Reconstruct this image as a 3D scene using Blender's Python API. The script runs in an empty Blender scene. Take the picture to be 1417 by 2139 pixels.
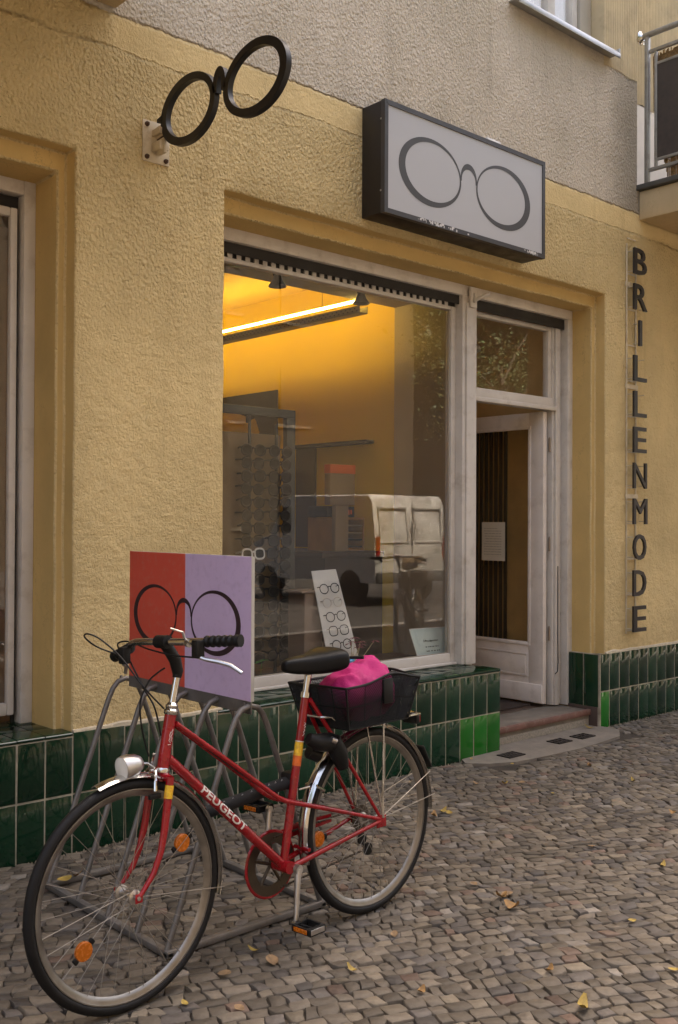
import bpy, bmesh, math, random
import numpy as np
from mathutils import Vector, Matrix, noise
random.seed(7); rng = np.random.default_rng(11)
PI = math.pi; rad = math.radians
S = bpy.context.scene
COL = S.collection

# ------------------------------------------------------------------ camera
cam = bpy.data.cameras.new('camera'); camo = bpy.data.objects.new('camera', cam); COL.objects.link(camo)
CAM = Vector((-1.8335, -3.9757, 1.4051))
yaw, pitch, roll = rad(42.330), rad(0.553), rad(0.265)
fw = Vector((math.sin(yaw) * math.cos(pitch), math.cos(yaw) * math.cos(pitch), math.sin(pitch)))
rt = Vector((math.cos(yaw), -math.sin(yaw), 0)); upv = rt.cross(fw)
r2 = rt * math.cos(roll) + upv * math.sin(roll); u2 = -rt * math.sin(roll) + upv * math.cos(roll)
mw = Matrix((r2, u2, -fw)).transposed().to_4x4(); mw.translation = CAM
camo.matrix_world = mw
cam.sensor_fit = 'VERTICAL'; cam.sensor_height = 36; cam.sensor_width = 24; cam.lens = 36 * 2123.17 / 2139
cam.clip_start = .05; cam.clip_end = 400
S.camera = camo

# ------------------------------------------------------------------ light
SUN_DIR = Vector((.30, .46, .95)).normalized()          # towards the sun
world = bpy.data.worlds.new('World'); S.world = world; world.use_nodes = True
wn = world.node_tree.nodes; wl = world.node_tree.links
sky = wn.new('ShaderNodeTexSky'); sky.sky_type = 'NISHITA'; sky.sun_disc = False
sky.sun_elevation = math.asin(SUN_DIR.z); sky.sun_rotation = math.atan2(SUN_DIR.x, SUN_DIR.y)
sky.dust_density = 9; sky.air_density = .8; sky.ozone_density = .4
bg = wn['Background']; bg.inputs['Strength'].default_value = .15
wl.new(sky.outputs['Color'], bg.inputs['Color'])
sun = bpy.data.lights.new('sun', 'SUN'); sun.energy = 3.6; sun.angle = rad(1.5); sun.color = (1, .92, .80)
suno = bpy.data.objects.new('sun', sun); COL.objects.link(suno); suno.location = (6, -6, 9)
suno.rotation_euler = SUN_DIR.to_track_quat('Z', 'Y').to_euler()
S.view_settings.view_transform = 'Standard'; S.view_settings.look = 'None'
S.view_settings.exposure = 2.78; S.view_settings.use_white_balance = True; S.view_settings.white_balance_temperature = 7300; S.view_settings.gamma = 1; S.view_settings.use_curve_mapping = False
S.render.engine = 'CYCLES'
S.cycles.max_bounces = 7; S.cycles.diffuse_bounces = 4; S.cycles.glossy_bounces = 4; S.cycles.transparent_max_bounces = 14

# ------------------------------------------------------------------ materials
def nt(name):
    m = bpy.data.materials.new(name); m.use_nodes = True
    t = m.node_tree; b = t.nodes['Principled BSDF']
    return m, t, b
def sock(b, *names):
    for n in names:
        if n in b.inputs: return b.inputs[n]
def node(t, typ, **kw):
    n = t.nodes.new(typ)
    for k, v in kw.items():
        if k.startswith('i_'):
            key = k[2:].replace('_', ' ')
            n.inputs[key].default_value = v
        else: setattr(n, k, v)
    return n
def L_(t, a, b): t.links.new(a, b)
def coords(t, kind='Object'): return t.nodes.new('ShaderNodeTexCoord').outputs[kind]
def noise_n(t, vec, scale, detail=3, rough=.55, dist=0):
    n = node(t, 'ShaderNodeTexNoise'); n.inputs['Scale'].default_value = scale; n.inputs['Detail'].default_value = detail
    n.inputs['Roughness'].default_value = rough; n.inputs['Distortion'].default_value = dist
    L_(t, vec, n.inputs['Vector']); return n
def mapr(t, val, a, b, c=0., d=1., smooth=False):
    n = node(t, 'ShaderNodeMapRange'); n.clamp = True
    if smooth: n.interpolation_type = 'SMOOTHSTEP'
    L_(t, val, n.inputs['Value'])
    for i, v in zip(('From Min', 'From Max', 'To Min', 'To Max'), (a, b, c, d)): n.inputs[i].default_value = v
    return n.outputs['Result']
def mathn(t, op, a, b=None):
    n = node(t, 'ShaderNodeMath', operation=op)
    for i, v in enumerate((a, b)):
        if v is None: continue
        if isinstance(v, (int, float)): n.inputs[i].default_value = v
        else: L_(t, v, n.inputs[i])
    return n.outputs[0]
def mixc(t, fac, a, b, mode='MIX'):
    n = node(t, 'ShaderNodeMix', data_type='RGBA', blend_type=mode)
    if isinstance(fac, (int, float)): n.inputs[0].default_value = fac
    else: L_(t, fac, n.inputs[0])
    for i, v in ((6, a), (7, b)):
        if isinstance(v, tuple): n.inputs[i].default_value = (*v[:3], 1)
        else: L_(t, v, n.inputs[i])
    return n.outputs[2]
def bump(t, b, h, strength, dist):
    n = node(t, 'ShaderNodeBump'); n.inputs['Distance'].default_value = dist
    if isinstance(strength, (int, float)): n.inputs['Strength'].default_value = strength
    else: L_(t, strength, n.inputs['Strength'])
    L_(t, h, n.inputs['Height']); L_(t, n.outputs[0], b.inputs['Normal']); return n
def mat(name, col, rough=.5, metal=0., spec=.5, coat=0., var=.12, vscale=9., bstr=.0, bscale=60., bdist=.002, rvar=.1, dirt=None, emit=None):
    m, t, b = nt(name)
    co = coords(t)
    n = noise_n(t, co, vscale, 4)
    f = mapr(t, n.outputs['Fac'], .3, .7)
    dark = tuple(c * (1 - var) for c in col); lite = tuple(min(1, c * (1 + var)) for c in col)
    c = mixc(t, f, dark, lite)
    if dirt:
        n2 = noise_n(t, co, dirt[1], 6, .65); c = mixc(t, mapr(t, n2.outputs['Fac'], .52, .72, 0, dirt[2]), c, dirt[0])
    L_(t, c, b.inputs['Base Color'])
    L_(t, mapr(t, n.outputs['Fac'], .3, .7, max(.02, rough - rvar), min(1, rough + rvar)), b.inputs['Roughness'])
    b.inputs['Metallic'].default_value = metal
    sock(b, 'Specular IOR Level').default_value = spec
    sock(b, 'Coat Weight').default_value = coat; sock(b, 'Coat Roughness').default_value = .08
    if bstr: bump(t, b, noise_n(t, co, bscale, 4).outputs['Fac'], bstr, bdist)
    if emit:
        sock(b, 'Emission Color').default_value = (*emit[0], 1); sock(b, 'Emission Strength').default_value = emit[1]
    return m

YEL = (.73, .56, .285)
def stucco():
    m, t, b = nt('roughcast_render')
    co = coords(t); sep = node(t, 'ShaderNodeSeparateXYZ'); L_(t, co, sep.inputs[0])
    wob = noise_n(t, co, 5, 4, .6); wob2 = noise_n(t, co, 38, 2)
    z = mathn(t, 'ADD', sep.outputs['Z'], mathn(t, 'MULTIPLY', mathn(t, 'SUBTRACT', wob.outputs['Fac'], .5), .05))
    z = mathn(t, 'ADD', z, mathn(t, 'MULTIPLY', mathn(t, 'SUBTRACT', wob2.outputs['Fac'], .5), .02))
    grey = mapr(t, z, 3.642, 3.648)
    smooth = mathn(t, 'MULTIPLY', mapr(t, z, 3.485, 3.50), mapr(t, z, 3.652, 3.64))
    smooth = mathn(t, 'MULTIPLY', smooth, mapr(t, sep.outputs['X'], .40, .46))
    lower = mapr(t, sep.outputs['Z'], 2.0, 2.9, 1, 0, True)
    big = noise_n(t, co, 1.3, 5, .6); fine = noise_n(t, co, 26, 4, .6)
    ycol = mixc(t, mapr(t, big.outputs['Fac'], .32, .68), tuple(c * .80 for c in YEL), tuple(c * 1.06 for c in YEL))
    ycol = mixc(t, mapr(t, fine.outputs['Fac'], .58, .75, 0, .35), ycol, (.50, .33, .15))
    gcol = mixc(t, mapr(t, big.outputs['Fac'], .35, .66), (.55, .48, .375), (.70, .615, .50))
    # corner shade and dirt painted together into the grey beside the balcony
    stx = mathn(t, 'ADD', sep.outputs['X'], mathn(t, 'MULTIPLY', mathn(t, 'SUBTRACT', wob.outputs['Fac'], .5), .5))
    shade_dirt = mathn(t, 'MULTIPLY', mapr(t, stx, 4.2, 4.66, 0, .55, True), mapr(t, sep.outputs['Z'], 4.75, 4.2, .3, 1))
    gcol = mixc(t, shade_dirt, gcol, (.21, .18, .13))
    cv = node(t, 'ShaderNodeTexVoronoi', feature='DISTANCE_TO_EDGE'); cv.inputs['Scale'].default_value = 1.7; L_(t, mathvec(t, co, noise_n(t, co, 3.5, 4, .65)), cv.inputs['Vector'])
    crack = mathn(t, 'MULTIPLY', mapr(t, cv.outputs['Distance'], .006, .0), mapr(t, noise_n(t, co, 2.1, 2).outputs['Fac'], .48, .6, 0, .5))
    ms = node(t, 'ShaderNodeMapping'); ms.inputs['Scale'].default_value = (9, 9, .55); L_(t, co, ms.inputs[0]); st = noise_n(t, ms.outputs[0], 1., 4, .6)
    runs = mathn(t, 'MULTIPLY', mapr(t, st.outputs['Fac'], .56, .74, 0, .38), mapr(t, sep.outputs['Z'], 1.2, 3.4, .35, 1))
    ycol = mixc(t, runs, ycol, (.44, .31, .15)); gcol = mixc(t, runs, gcol, (.36, .31, .24))
    ycol = mixc(t, crack, ycol, (.30, .20, .09))
    c = mixc(t, grey, ycol, gcol)
    # joint line between coats and the ragged edge of the smooth band
    line = mathn(t, 'MULTIPLY', mapr(t, z, 3.632, 3.643), mapr(t, z, 3.655, 3.645))
    line2 = mathn(t, 'MULTIPLY', mapr(t, z, 3.474, 3.485), mapr(t, z, 3.496, 3.487))
    brk = mapr(t, noise_n(t, co, 11, 3).outputs['Fac'], .4, .62)
    c = mixc(t, mathn(t, 'MULTIPLY', mathn(t, 'ADD', line, line2), mathn(t, 'MULTIPLY', brk, .55)), c, (.17, .11, .05))
    # splash dirt with its own ragged shape just above the tiles
    low = mathn(t, 'MULTIPLY', mapr(t, z, .74, .50, 0, .45, True), mapr(t, fine.outputs['Fac'], .4, .65))
    c = mixc(t, low, c, (.43, .30, .15))
    L_(t, c, b.inputs['Base Color']); b.inputs['Roughness'].default_value = .92
    sock(b, 'Specular IOR Level').default_value = .2
    # relief
    mp = node(t, 'ShaderNodeMapping'); mp.inputs['Scale'].default_value = (1.0, 1.0, .8); L_(t, co, mp.inputs[0])
    lum = noise_n(t, mp.outputs[0], 80, 3, .6, .2); vor = node(t, 'ShaderNodeTexVoronoi', feature='SMOOTH_F1'); vor.inputs['Scale'].default_value = 72
    L_(t, mp.outputs[0], vor.inputs['Vector'])
    lum2 = noise_n(t, co, 16, 4, .6); ridg = noise_n(t, co, 130, 2)
    hr = mathn(t, 'ADD', lum.outputs['Fac'], mathn(t, 'MULTIPLY', vor.outputs['Distance'], .7))
    hl = mathn(t, 'ADD', mathn(t, 'MULTIPLY', lum2.outputs['Fac'], .9), mathn(t, 'ADD', mathn(t, 'MULTIPLY', lum.outputs['Fac'], .42), mathn(t, 'MULTIPLY', ridg.outputs['Fac'], .15)))
    hm = node(t, 'ShaderNodeMix', data_type='FLOAT'); L_(t, lower, hm.inputs[0]); L_(t, hr, hm.inputs[2]); L_(t, hl, hm.inputs[3])
    hs = node(t, 'ShaderNodeMix', data_type='FLOAT'); L_(t, smooth, hs.inputs[0]); L_(t, hm.outputs[0], hs.inputs[2])
    L_(t, mathn(t, 'ADD', mathn(t, 'MULTIPLY', lum2.outputs['Fac'], .45), mathn(t, 'MULTIPLY', lum.outputs['Fac'], .3)), hs.inputs[3])
    hz = mathn(t, 'SUBTRACT', hs.outputs[0], mathn(t, 'MULTIPLY', mathn(t, 'ADD', line, line2), .5))
    bump(t, b, hz, 1., .021)
    return m
def smooth_plaster(name, col):
    m, t, b = nt(name); co = coords(t)
    n = noise_n(t, co, 3, 5, .6); n2 = noise_n(t, co, 24, 5, .65)
    c = mixc(t, mapr(t, n.outputs['Fac'], .3, .7), tuple(v * .85 for v in col), tuple(v * 1.06 for v in col))
    mp = node(t, 'ShaderNodeMapping'); mp.inputs['Scale'].default_value = (5, 5, 1.2); L_(t, co, mp.inputs[0])
    crk = node(t, 'ShaderNodeTexVoronoi', feature='DISTANCE_TO_EDGE'); crk.inputs['Scale'].default_value = 2.4; L_(t, mathvec(t, mp.outputs[0], n2), crk.inputs['Vector'])
    ck = mathn(t, 'MULTIPLY', mapr(t, crk.outputs['Distance'], .012, .0), mapr(t, n.outputs['Fac'], .45, .6))
    c = mixc(t, mathn(t, 'MULTIPLY', ck, .6), c, (.2, .12, .05))
    c = mixc(t, mapr(t, n2.outputs['Fac'], .62, .78, 0, .5), c, tuple(v * .55 for v in col))
    L_(t, c, b.inputs['Base Color']); b.inputs['Roughness'].default_value = .75; sock(b, 'Specular IOR Level').default_value = .3
    bump(t, b, mathn(t, 'SUBTRACT', n2.outputs['Fac'], ck), .25, .006); return m
def mathvec(t, v, n):
    a = node(t, 'ShaderNodeVectorMath', operation='ADD'); s = node(t, 'ShaderNodeVectorMath', operation='SCALE'); s.inputs['Scale'].default_value = .35
    L_(t, n.outputs['Color'], s.inputs[0]); L_(t, v, a.inputs[0]); L_(t, s.outputs[0], a.inputs[1]); return a.outputs[0]
def glaze(name, col, var=.35):
    m, t, b = nt(name); co = coords(t)
    oi = node(t, 'ShaderNodeObjectInfo'); n = noise_n(t, co, 7, 3)
    f = mathn(t, 'ADD', mathn(t, 'MULTIPLY', oi.outputs['Random'], .7), mathn(t, 'MULTIPLY', n.outputs['Fac'], .3))
    c = mixc(t, f, tuple(v * (1 - var) for v in col), tuple(v * (1 + var) for v in col))
    d = noise_n(t, co, 55, 5, .7); c = mixc(t, mapr(t, d.outputs['Fac'], .68, .76, 0, .5), c, (.3, .29, .24))
    L_(t, c, b.inputs['Base Color'])
    L_(t, mapr(t, n.outputs['Fac'], .3, .7, .06, .17), b.inputs['Roughness']); sock(b, 'Specular IOR Level').default_value = .6
    bump(t, b, noise_n(t, co, 9, 2).outputs['Fac'], .07, .012); return m
def glassm(name, tint=(1, 1, 1), k=.95, rough=0.):
    m = bpy.data.materials.new(name); m.use_nodes = True; t = m.node_tree; t.nodes.clear()
    o = t.nodes.new('ShaderNodeOutputMaterial'); tr = t.nodes.new('ShaderNodeBsdfTransparent'); gl = t.nodes.new('ShaderNodeBsdfGlossy')
    gl.inputs['Roughness'].default_value = rough; ge = t.nodes.new('ShaderNodeNewGeometry'); dp = node(t, 'ShaderNodeVectorMath', operation='DOT_PRODUCT'); L_(t, ge.outputs['Incoming'], dp.inputs[0]); L_(t, ge.outputs['Normal'], dp.inputs[1])
    fr5 = mathn(t, 'POWER', mathn(t, 'SUBTRACT', 1., mathn(t, 'ABSOLUTE', dp.outputs['Value'])), 5.)   # Schlick reflectance, the same from both sides
    co = coords(t); n = noise_n(t, co, 2.2, 4, .6)
    bp = t.nodes.new('ShaderNodeBump'); bp.inputs['Strength'].default_value = .02; bp.inputs['Distance'].default_value = .02; L_(t, noise_n(t, co, 1.6, 1).outputs['Fac'], bp.inputs['Height']); L_(t, bp.outputs[0], gl.inputs['Normal'])
    tr.inputs['Color'].default_value = (*tint, 1); mx = t.nodes.new('ShaderNodeMixShader')
    f = mathn(t, 'MULTIPLY', mathn(t, 'ADD', mathn(t, 'MULTIPLY', fr5, .955), .045), k); f.node.use_clamp = True
    L_(t, f, mx.inputs[0]); L_(t, tr.outputs[0], mx.inputs[1]); L_(t, gl.outputs[0], mx.inputs[2])
    # faint film of dust on the pane
    df = t.nodes.new('ShaderNodeBsdfDiffuse'); df.inputs['Color'].default_value = (.5, .47, .42, 1); m2 = t.nodes.new('ShaderNodeMixShader')
    L_(t, mapr(t, n.outputs['Fac'], .35, .7, .003, .011), m2.inputs[0]); L_(t, mx.outputs[0], m2.inputs[1]); L_(t, df.outputs[0], m2.inputs[2])
    L_(t, m2.outputs[0], o.inputs['Surface']); return m
def stone_mat():
    m, t, b = nt('paving_stone'); co = coords(t)
    at = node(t, 'ShaderNodeAttribute', attribute_name='tint'); n = noise_n(t, co, 45, 5, .65); n2 = noise_n(t, co, 1.2, 4)
    c = mixc(t, mapr(t, n.outputs['Fac'], .3, .72), (.75, .74, .72), (1.2, 1.2, 1.2)); c = mixc(t, 1., at.outputs['Color'], c, 'MULTIPLY')
    c = mixc(t, mapr(t, n2.outputs['Fac'], .5, .72, 0, .4), c, (.075, .055, .037))
    L_(t, c, b.inputs['Base Color']); L_(t, mapr(t, n.outputs['Fac'], .3, .7, .5, .75), b.inputs['Roughness']); sock(b, 'Specular IOR Level').default_value = .3
    bump(t, b, n.outputs['Fac'], .5, .004); return m

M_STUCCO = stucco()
M_JAMB = smooth_plaster('smooth_yellow_plaster', (.62, .43, .17))  # deeper than the wall yellow: reveal shade and bounce light mixed into the colour
M_BEAM = smooth_plaster('beige_plaster', (.58, .45, .27))
M_FLUTE = mat('fluted_plaster', (.60, .49, .31), .9, var=.15, vscale=4, bstr=.4, bscale=90, dirt=((.3, .23, .14), 6, .5))
M_PALE = mat('pale_plaster', (.74, .68, .60), .9, var=.06, bstr=.2)
M_GREYPL = mat('grey_reveal_plaster', (.46, .43, .37), .9, var=.08, bstr=.2)
M_TILE = glaze('dark_green_glaze', (.005, .032, .0145)); M_TILEB = glaze('bright_green_glaze', (.008, .135, .012), .25)
M_GROUT = mat('grout', (.37, .32, .24), .95, var=.2, vscale=30, bstr=.4, bscale=140, dirt=((.12, .1, .07), 14, .7))
M_MORTAR = mat('mortar', (.55, .47, .34), .95, var=.15, vscale=40, bstr=.8, bscale=70, bdist=.006)
M_WHITE = mat('white_frame_paint', (.63, .585, .53), .45, var=.07, vscale=5, bstr=.1, bscale=50, dirt=((.33, .27, .21), 9, .45))
M_DOORP = mat('door_paint', (.76, .69, .63), .42, var=.06, vscale=5, bstr=.1, bscale=40, dirt=((.35, .28, .22), 8, .35))
M_DARK = mat('dark_gap', (.018, .015, .013), .7)
M_BRASSY = mat('worn_hinge_metal', (.30, .24, .18), .45, .7)
M_CONC = mat('concrete', (.19, .16, .125), .9, var=.2, vscale=12, bstr=.6, bscale=80, bdist=.004, dirt=((.15, .12, .09), 5, .6))
M_CONC2 = mat('washed_concrete', (.30, .265, .21), .9, var=.3, vscale=120, bstr=.9, bscale=150, bdist=.004)
M_EDGE = mat('worn_brown_edge', (.16, .075, .055), .55, var=.25, vscale=14, bstr=.3, dirt=((.3, .25, .2), 20, .5))
M_IRON = mat('rusty_iron', (.045, .036, .03), .7, .5, var=.4, vscale=40)
M_SAND = mat('joint_sand', (.045, .033, .022), .95, var=.35, vscale=30, bstr=.9, bscale=120, bdist=.006)
M_STONE = stone_mat()
M_ASPH = mat('asphalt', (.045, .04, .036), .85, var=.2, vscale=40, bstr=.5, bscale=150)
M_KERB = mat('granite_kerb', (.28, .26, .24), .8, var=.3, vscale=80, bstr=.3)
M_BLACK = mat('black_enamel', (.011, .010, .010), .5, var=.2, bstr=.05)
M_BOXF = mat('anthracite_frame', (.055, .053, .055), .42, .3, var=.15, bstr=.05)
M_BOXS = mat('brown_black_casing', (.021, .017, .015), .45, .2)
M_OPAL = mat('opal_panel', (.43, .43, .44), .4, var=.008, vscale=2.5)
M_LOGO = mat('logo_grey', (.045, .042, .042), .4); M_LOGO2 = mat('logo_plum', (.035, .018, .022), .45)
M_PEEL = mat('peeled_white', (.62, .6, .57), .7)
M_CREAMP = mat('cream_metal_paint', (.60, .50, .34), .5, var=.1, dirt=((.3, .2, .1), 16, .6))
M_LETTER = mat('letter_metal', (.035, .031, .032), .38, .35, var=.3, vscale=7); M_RUST = mat('rusty_bolt', (.09, .05, .03), .8, .3)
M_ZINC = mat('zinc', (.42, .42, .41), .4, .8, var=.12); M_GALV = mat('galvanised_rail', (.36, .35, .32), .5, .65, var=.15, dirt=((.16, .13, .1), 10, .5))
M_REED = mat('reed_mat', (.28, .17, .07), .9, var=.5, vscale=60, bstr=.8); M_BROWNP = mat('dark_brown_panel', (.055, .042, .034), .7, var=.25, vscale=20)
M_CURT = mat('net_curtain', (.82, .84, .86), .95, var=.04)
M_RACK = mat('rack_steel', (.20, .185, .17), .5, .55, var=.2, vscale=14, dirt=((.12, .08, .055), 18, .5))
M_SIGNR = mat('red_sign_board', (.68, .09, .055), .5, var=.06, vscale=3, dirt=((.50, .30, .24), 42, .25))
M_SIGNL = mat('lilac_sign_board', (.62, .47, .68), .5, var=.05, vscale=3, dirt=((.30, .2, .34), 36, .25)); M_SIGNE = mat('sign_edge', (.52, .49, .42), .6)
M_GLASS = glassm('shop_glass'); M_GLASS2 = glassm('door_glass', (.93, .9, .85))
# interior
M_YWALL = mat('amber_wall_paint', (.60, .41, .045), .85, var=.05, vscale=2); M_CEIL = mat('shop_ceiling', (.78, .56, .16), .9, var=.03)
M_OLIVE = mat('olive_grey_lining', (.36, .29, .20), .8, var=.08, vscale=3); M_FLOOR = mat('brown_lino', (.08, .05, .035), .4, var=.2)
M_CORR = mat('corridor_wall', (.74, .54, .28), .85, var=.08); M_TUBE = mat('lit_tube', (1, .8, .4), .5, emit=((1, .70, .16), 7.5))
M_TRAY = mat('perforated_tray', (.12, .105, .05), .5, .4); M_RACKM = mat('olive_rack_metal', (.05, .052, .042), .45, .4)
M_LENS = mat('dark_lens', (.006, .006, .006), .3, spec=.12, var=.1); M_FRAMEB = mat('black_acetate', (.008, .0075, .0075), .35, spec=.2); M_FRAMEW = mat('white_acetate', (.7, .68, .62), .3)
M_CARD = mat('white_card', (.62, .62, .58), .7, var=.03); M_GLCARD = mat('mint_card', (.50, .60, .56), .35, var=.05); M_PAPER = mat('paper', (.60, .56, .47), .85, var=.03)
M_OXA = mat('purple_leaf', (.16, .008, .03), .5, var=.4, vscale=40); M_LEAFG = mat('green_leaf', (.05, .22, .03), .5, var=.3, vscale=40); M_POT = mat('terracotta_pot', (.32, .16, .09), .8)
M_ORANGE = mat('orange_lid', (.75, .13, .02), .5, var=.04); M_BOXW = mat('cream_box', (.27, .19, .10), .8, var=.05); M_DWOOD = mat('dark_wood', (.035, .022, .014), .45, var=.3); M_WOOD = mat('honey_wood', (.36, .19, .06), .5, var=.2)
# bicycle
M_RED = mat('red_lacquer', (.30, .005, .010), .24, .0, .4, .35, var=.18, vscale=14, dirt=((.06, .02, .015), 30, .55)); M_CHROME = mat('chrome', (.62, .60, .57), .16, 1., var=.15, vscale=20, dirt=((.22, .17, .12), 22, .5))
M_ALU = mat('aluminium', (.58, .56, .54), .34, 1., var=.12, vscale=20); M_RUBBER = mat('tyre_rubber', (.0075, .0068, .0065), .62, spec=.3, var=.3, vscale=12, bstr=.3, bscale=200); M_PLASTIC = mat('black_plastic', (.0065, .0065, .0065), .5, spec=.3)
M_SADDLE = mat('saddle_vinyl', (.005, .0048, .005), .42, spec=.2, var=.2, bstr=.08, bscale=120); M_AMBER = mat('amber_reflector', (.50, .125, .008), .25, var=.2, vscale=120, bstr=.3, bscale=300); M_TAIL = mat('red_reflector', (.35, .01, .01), .2)
M_YDEC = mat('yellow_decal', (.80, .48, .03), .35, var=.2, vscale=60, dirt=((.5, .1, .03), 50, .8)); M_ODEC = mat('orange_decal', (.72, .14, .02), .35, var=.2, vscale=60); M_WDEC = mat('white_decal', (.75, .70, .64), .4, dirt=((.3, .03, .03), 120, .25))
M_PINK = mat('magenta_fabric', (.46, .008, .14), .75, var=.12, vscale=9, bstr=.5, bscale=14, bdist=.02); M_BLUE = mat('blue_label', (.05, .25, .42), .5); M_CHAIN = mat('chain_steel', (.09, .07, .05), .5, .8); M_BLUEP = mat('blue_print', (.03, .08, .3), .5)
M_SPOKE = mat('dull_spoke_steel', (.30, .27, .23), .45, .8)
M_RIM = mat('dull_rim_metal', (.29, .27, .245), .38, .95, var=.2, vscale=14)
M_FABR = mat('black_fabric', (.012, .012, .013), .9, bstr=.4, bscale=300)
# street
M_LEAVES = [mat('dry_leaf_yellow', (.36, .245, .05), .75, var=.4, vscale=60), mat('dry_leaf_ochre', (.30, .165, .055), .75, var=.4, vscale=60), mat('dry_leaf_brown', (.24, .15, .075), .8, var=.4, vscale=60)]
M_BARK = mat('bark', (.10, .08, .06), .95, var=.3, vscale=20, bstr=.9, bscale=30, bdist=.02); M_FOL = mat('foliage', (.055, .10, .022), .6, var=.5, vscale=1.5)
M_VAN = mat('van_paint', (.60, .59, .56), .3, coat=.5, var=.03); M_VGL = mat('van_glass', (.02, .022, .025), .08); M_OPP = mat('opposite_facade', (.07, .055, .036), .9, var=.15, vscale=1); M_OPPW = mat('facade_window_glass', (.06, .05, .04), .3); M_TRIM = mat('facade_trim', (.2, .17, .13), .85); M_ROOF = mat('roof_tile', (.16, .07, .045), .85)

# ------------------------------------------------------------------ mesh helpers
ORG = {}
class MB:
    def __init__(s): s.v = []; s.f = []
    def add(s, vs, fs):
        o = len(s.v); s.v.extend(tuple(v) for v in vs); s.f.extend(tuple(i + o for i in f) for f in fs); return s
    def box(s, x0, x1, y0, y1, z0, z1):
        return s.add([(x0, y0, z0), (x1, y0, z0), (x1, y1, z0), (x0, y1, z0), (x0, y0, z1), (x1, y0, z1), (x1, y1, z1), (x0, y1, z1)],
                     [(0, 3, 2, 1), (4, 5, 6, 7), (0, 1, 5, 4), (1, 2, 6, 5), (2, 3, 7, 6), (3, 0, 4, 7)])
    def bev(s, x0, x1, y0, y1, z0, z1, b=.004, seg=2, M=None):
        bm = bmesh.new(); bmesh.ops.create_cube(bm, size=1)
        for v in bm.verts: v.co = Vector(((x0 + x1) / 2 + v.co.x * (x1 - x0), (y0 + y1) / 2 + v.co.y * (y1 - y0), (z0 + z1) / 2 + v.co.z * (z1 - z0)))
        bmesh.ops.bevel(bm, geom=bm.edges[:], offset=b, segments=seg, affect='EDGES', profile=.5)
        if M is not None: bm.transform(M)
        bm.verts.index_update(); s.add([v.co[:] for v in bm.verts], [[v.index for v in f.verts] for f in bm.faces]); bm.free(); return s
    def tube(s, pts, r, seg=8, closed=False, caps=True):
        P = [Vector(p) for p in pts]; n = len(P); R = r if isinstance(r, (list, tuple)) else [r] * n
        T = []
        for i in range(n):
            a = P[(i - 1) % n] if (closed or i > 0) else P[i]; c = P[(i + 1) % n] if (closed or i < n - 1) else P[i]
            T.append((c - a).normalized())
        ref = Vector((0, 0, 1)) if abs(T[0].z) < .9 else Vector((1, 0, 0))
        N = (ref - T[0] * ref.dot(T[0])).normalized(); vs = []
        for i in range(n):
            N = (N - T[i] * N.dot(T[i])).normalized(); B = T[i].cross(N)
            for k in range(seg):
                a = 2 * PI * k / seg; vs.append(P[i] + (N * math.cos(a) + B * math.sin(a)) * R[i])
        fs = []
        for i in range(n if closed else n - 1):
            for k in range(seg):
                a = i * seg + k; b = i * seg + (k + 1) % seg; c = ((i + 1) % n) * seg + (k + 1) % seg; d = ((i + 1) % n) * seg + k
                fs.append((a, b, c, d))
        if caps and not closed: fs.append(tuple(reversed(range(seg)))); fs.append(tuple(range((n - 1) * seg, n * seg)))
        return s.add(vs, fs)
    def lathe(s, prof, origin, axis, seg=24, closed=False):
        A = Vector(axis).normalized(); ref = Vector((0, 0, 1)) if abs(A.z) < .9 else Vector((1, 0, 0)); U = (ref - A * ref.dot(A)).normalized(); V = A.cross(U); O = Vector(origin); m = len(prof); vs = []
        for k in range(seg):
            a = 2 * PI * k / seg; d = U * math.cos(a) + V * math.sin(a)
            for (r, h) in prof: vs.append(O + d * r + A * h)
        fs = []
        for k in range(seg):
            k2 = (k + 1) % seg
            for i in range(m if closed else m - 1): fs.append((k * m + i, k * m + (i + 1) % m, k2 * m + (i + 1) % m, k2 * m + i))
        if not closed:
            if prof[0][0] > 1e-6: fs.append(tuple(k * m for k in range(seg)))
            if prof[-1][0] > 1e-6: fs.append(tuple(k * m + m - 1 for k in reversed(range(seg))))
        return s.add(vs, fs)
    def ring(s, outer, inner, fn, d):     # flat ring between two equal-count outlines, thickened by vector d
        n = len(outer); D = Vector(d); vs = [fn(*p) for p in outer] + [fn(*p) for p in inner]; vs = [Vector(v) for v in vs]; vs += [v + D for v in vs]; fs = []
        for i in range(n):
            j = (i + 1) % n; fs += [(i, j, n + j, n + i), (2 * n + i, 3 * n + i, 3 * n + j, 2 * n + j), (i, 2 * n + i, 2 * n + j, j), (n + i, n + j, 3 * n + j, 3 * n + i)]
        return s.add(vs, fs)
    def prism(s, poly, fn, d):
        n = len(poly); D = Vector(d); vs = [Vector(fn(*p)) for p in poly]; vs += [v + D for v in vs]
        return s.add(vs, [tuple(range(n)), tuple(reversed(range(n, 2 * n)))] + [(i, n + i, n + (i + 1) % n, (i + 1) % n) for i in range(n)])
    def loft(s, secs, cap=True):
        m = len(secs[0]); vs = [p for q in secs for p in q]; fs = []
        for i in range(len(secs) - 1):
            for k in range(m): fs.append((i * m + k, i * m + (k + 1) % m, (i + 1) * m + (k + 1) % m, (i + 1) * m + k))
        if cap: fs.append(tuple(reversed(range(m)))); fs.append(tuple(range((len(secs) - 1) * m, len(secs) * m)))
        return s.add(vs, fs)
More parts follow.
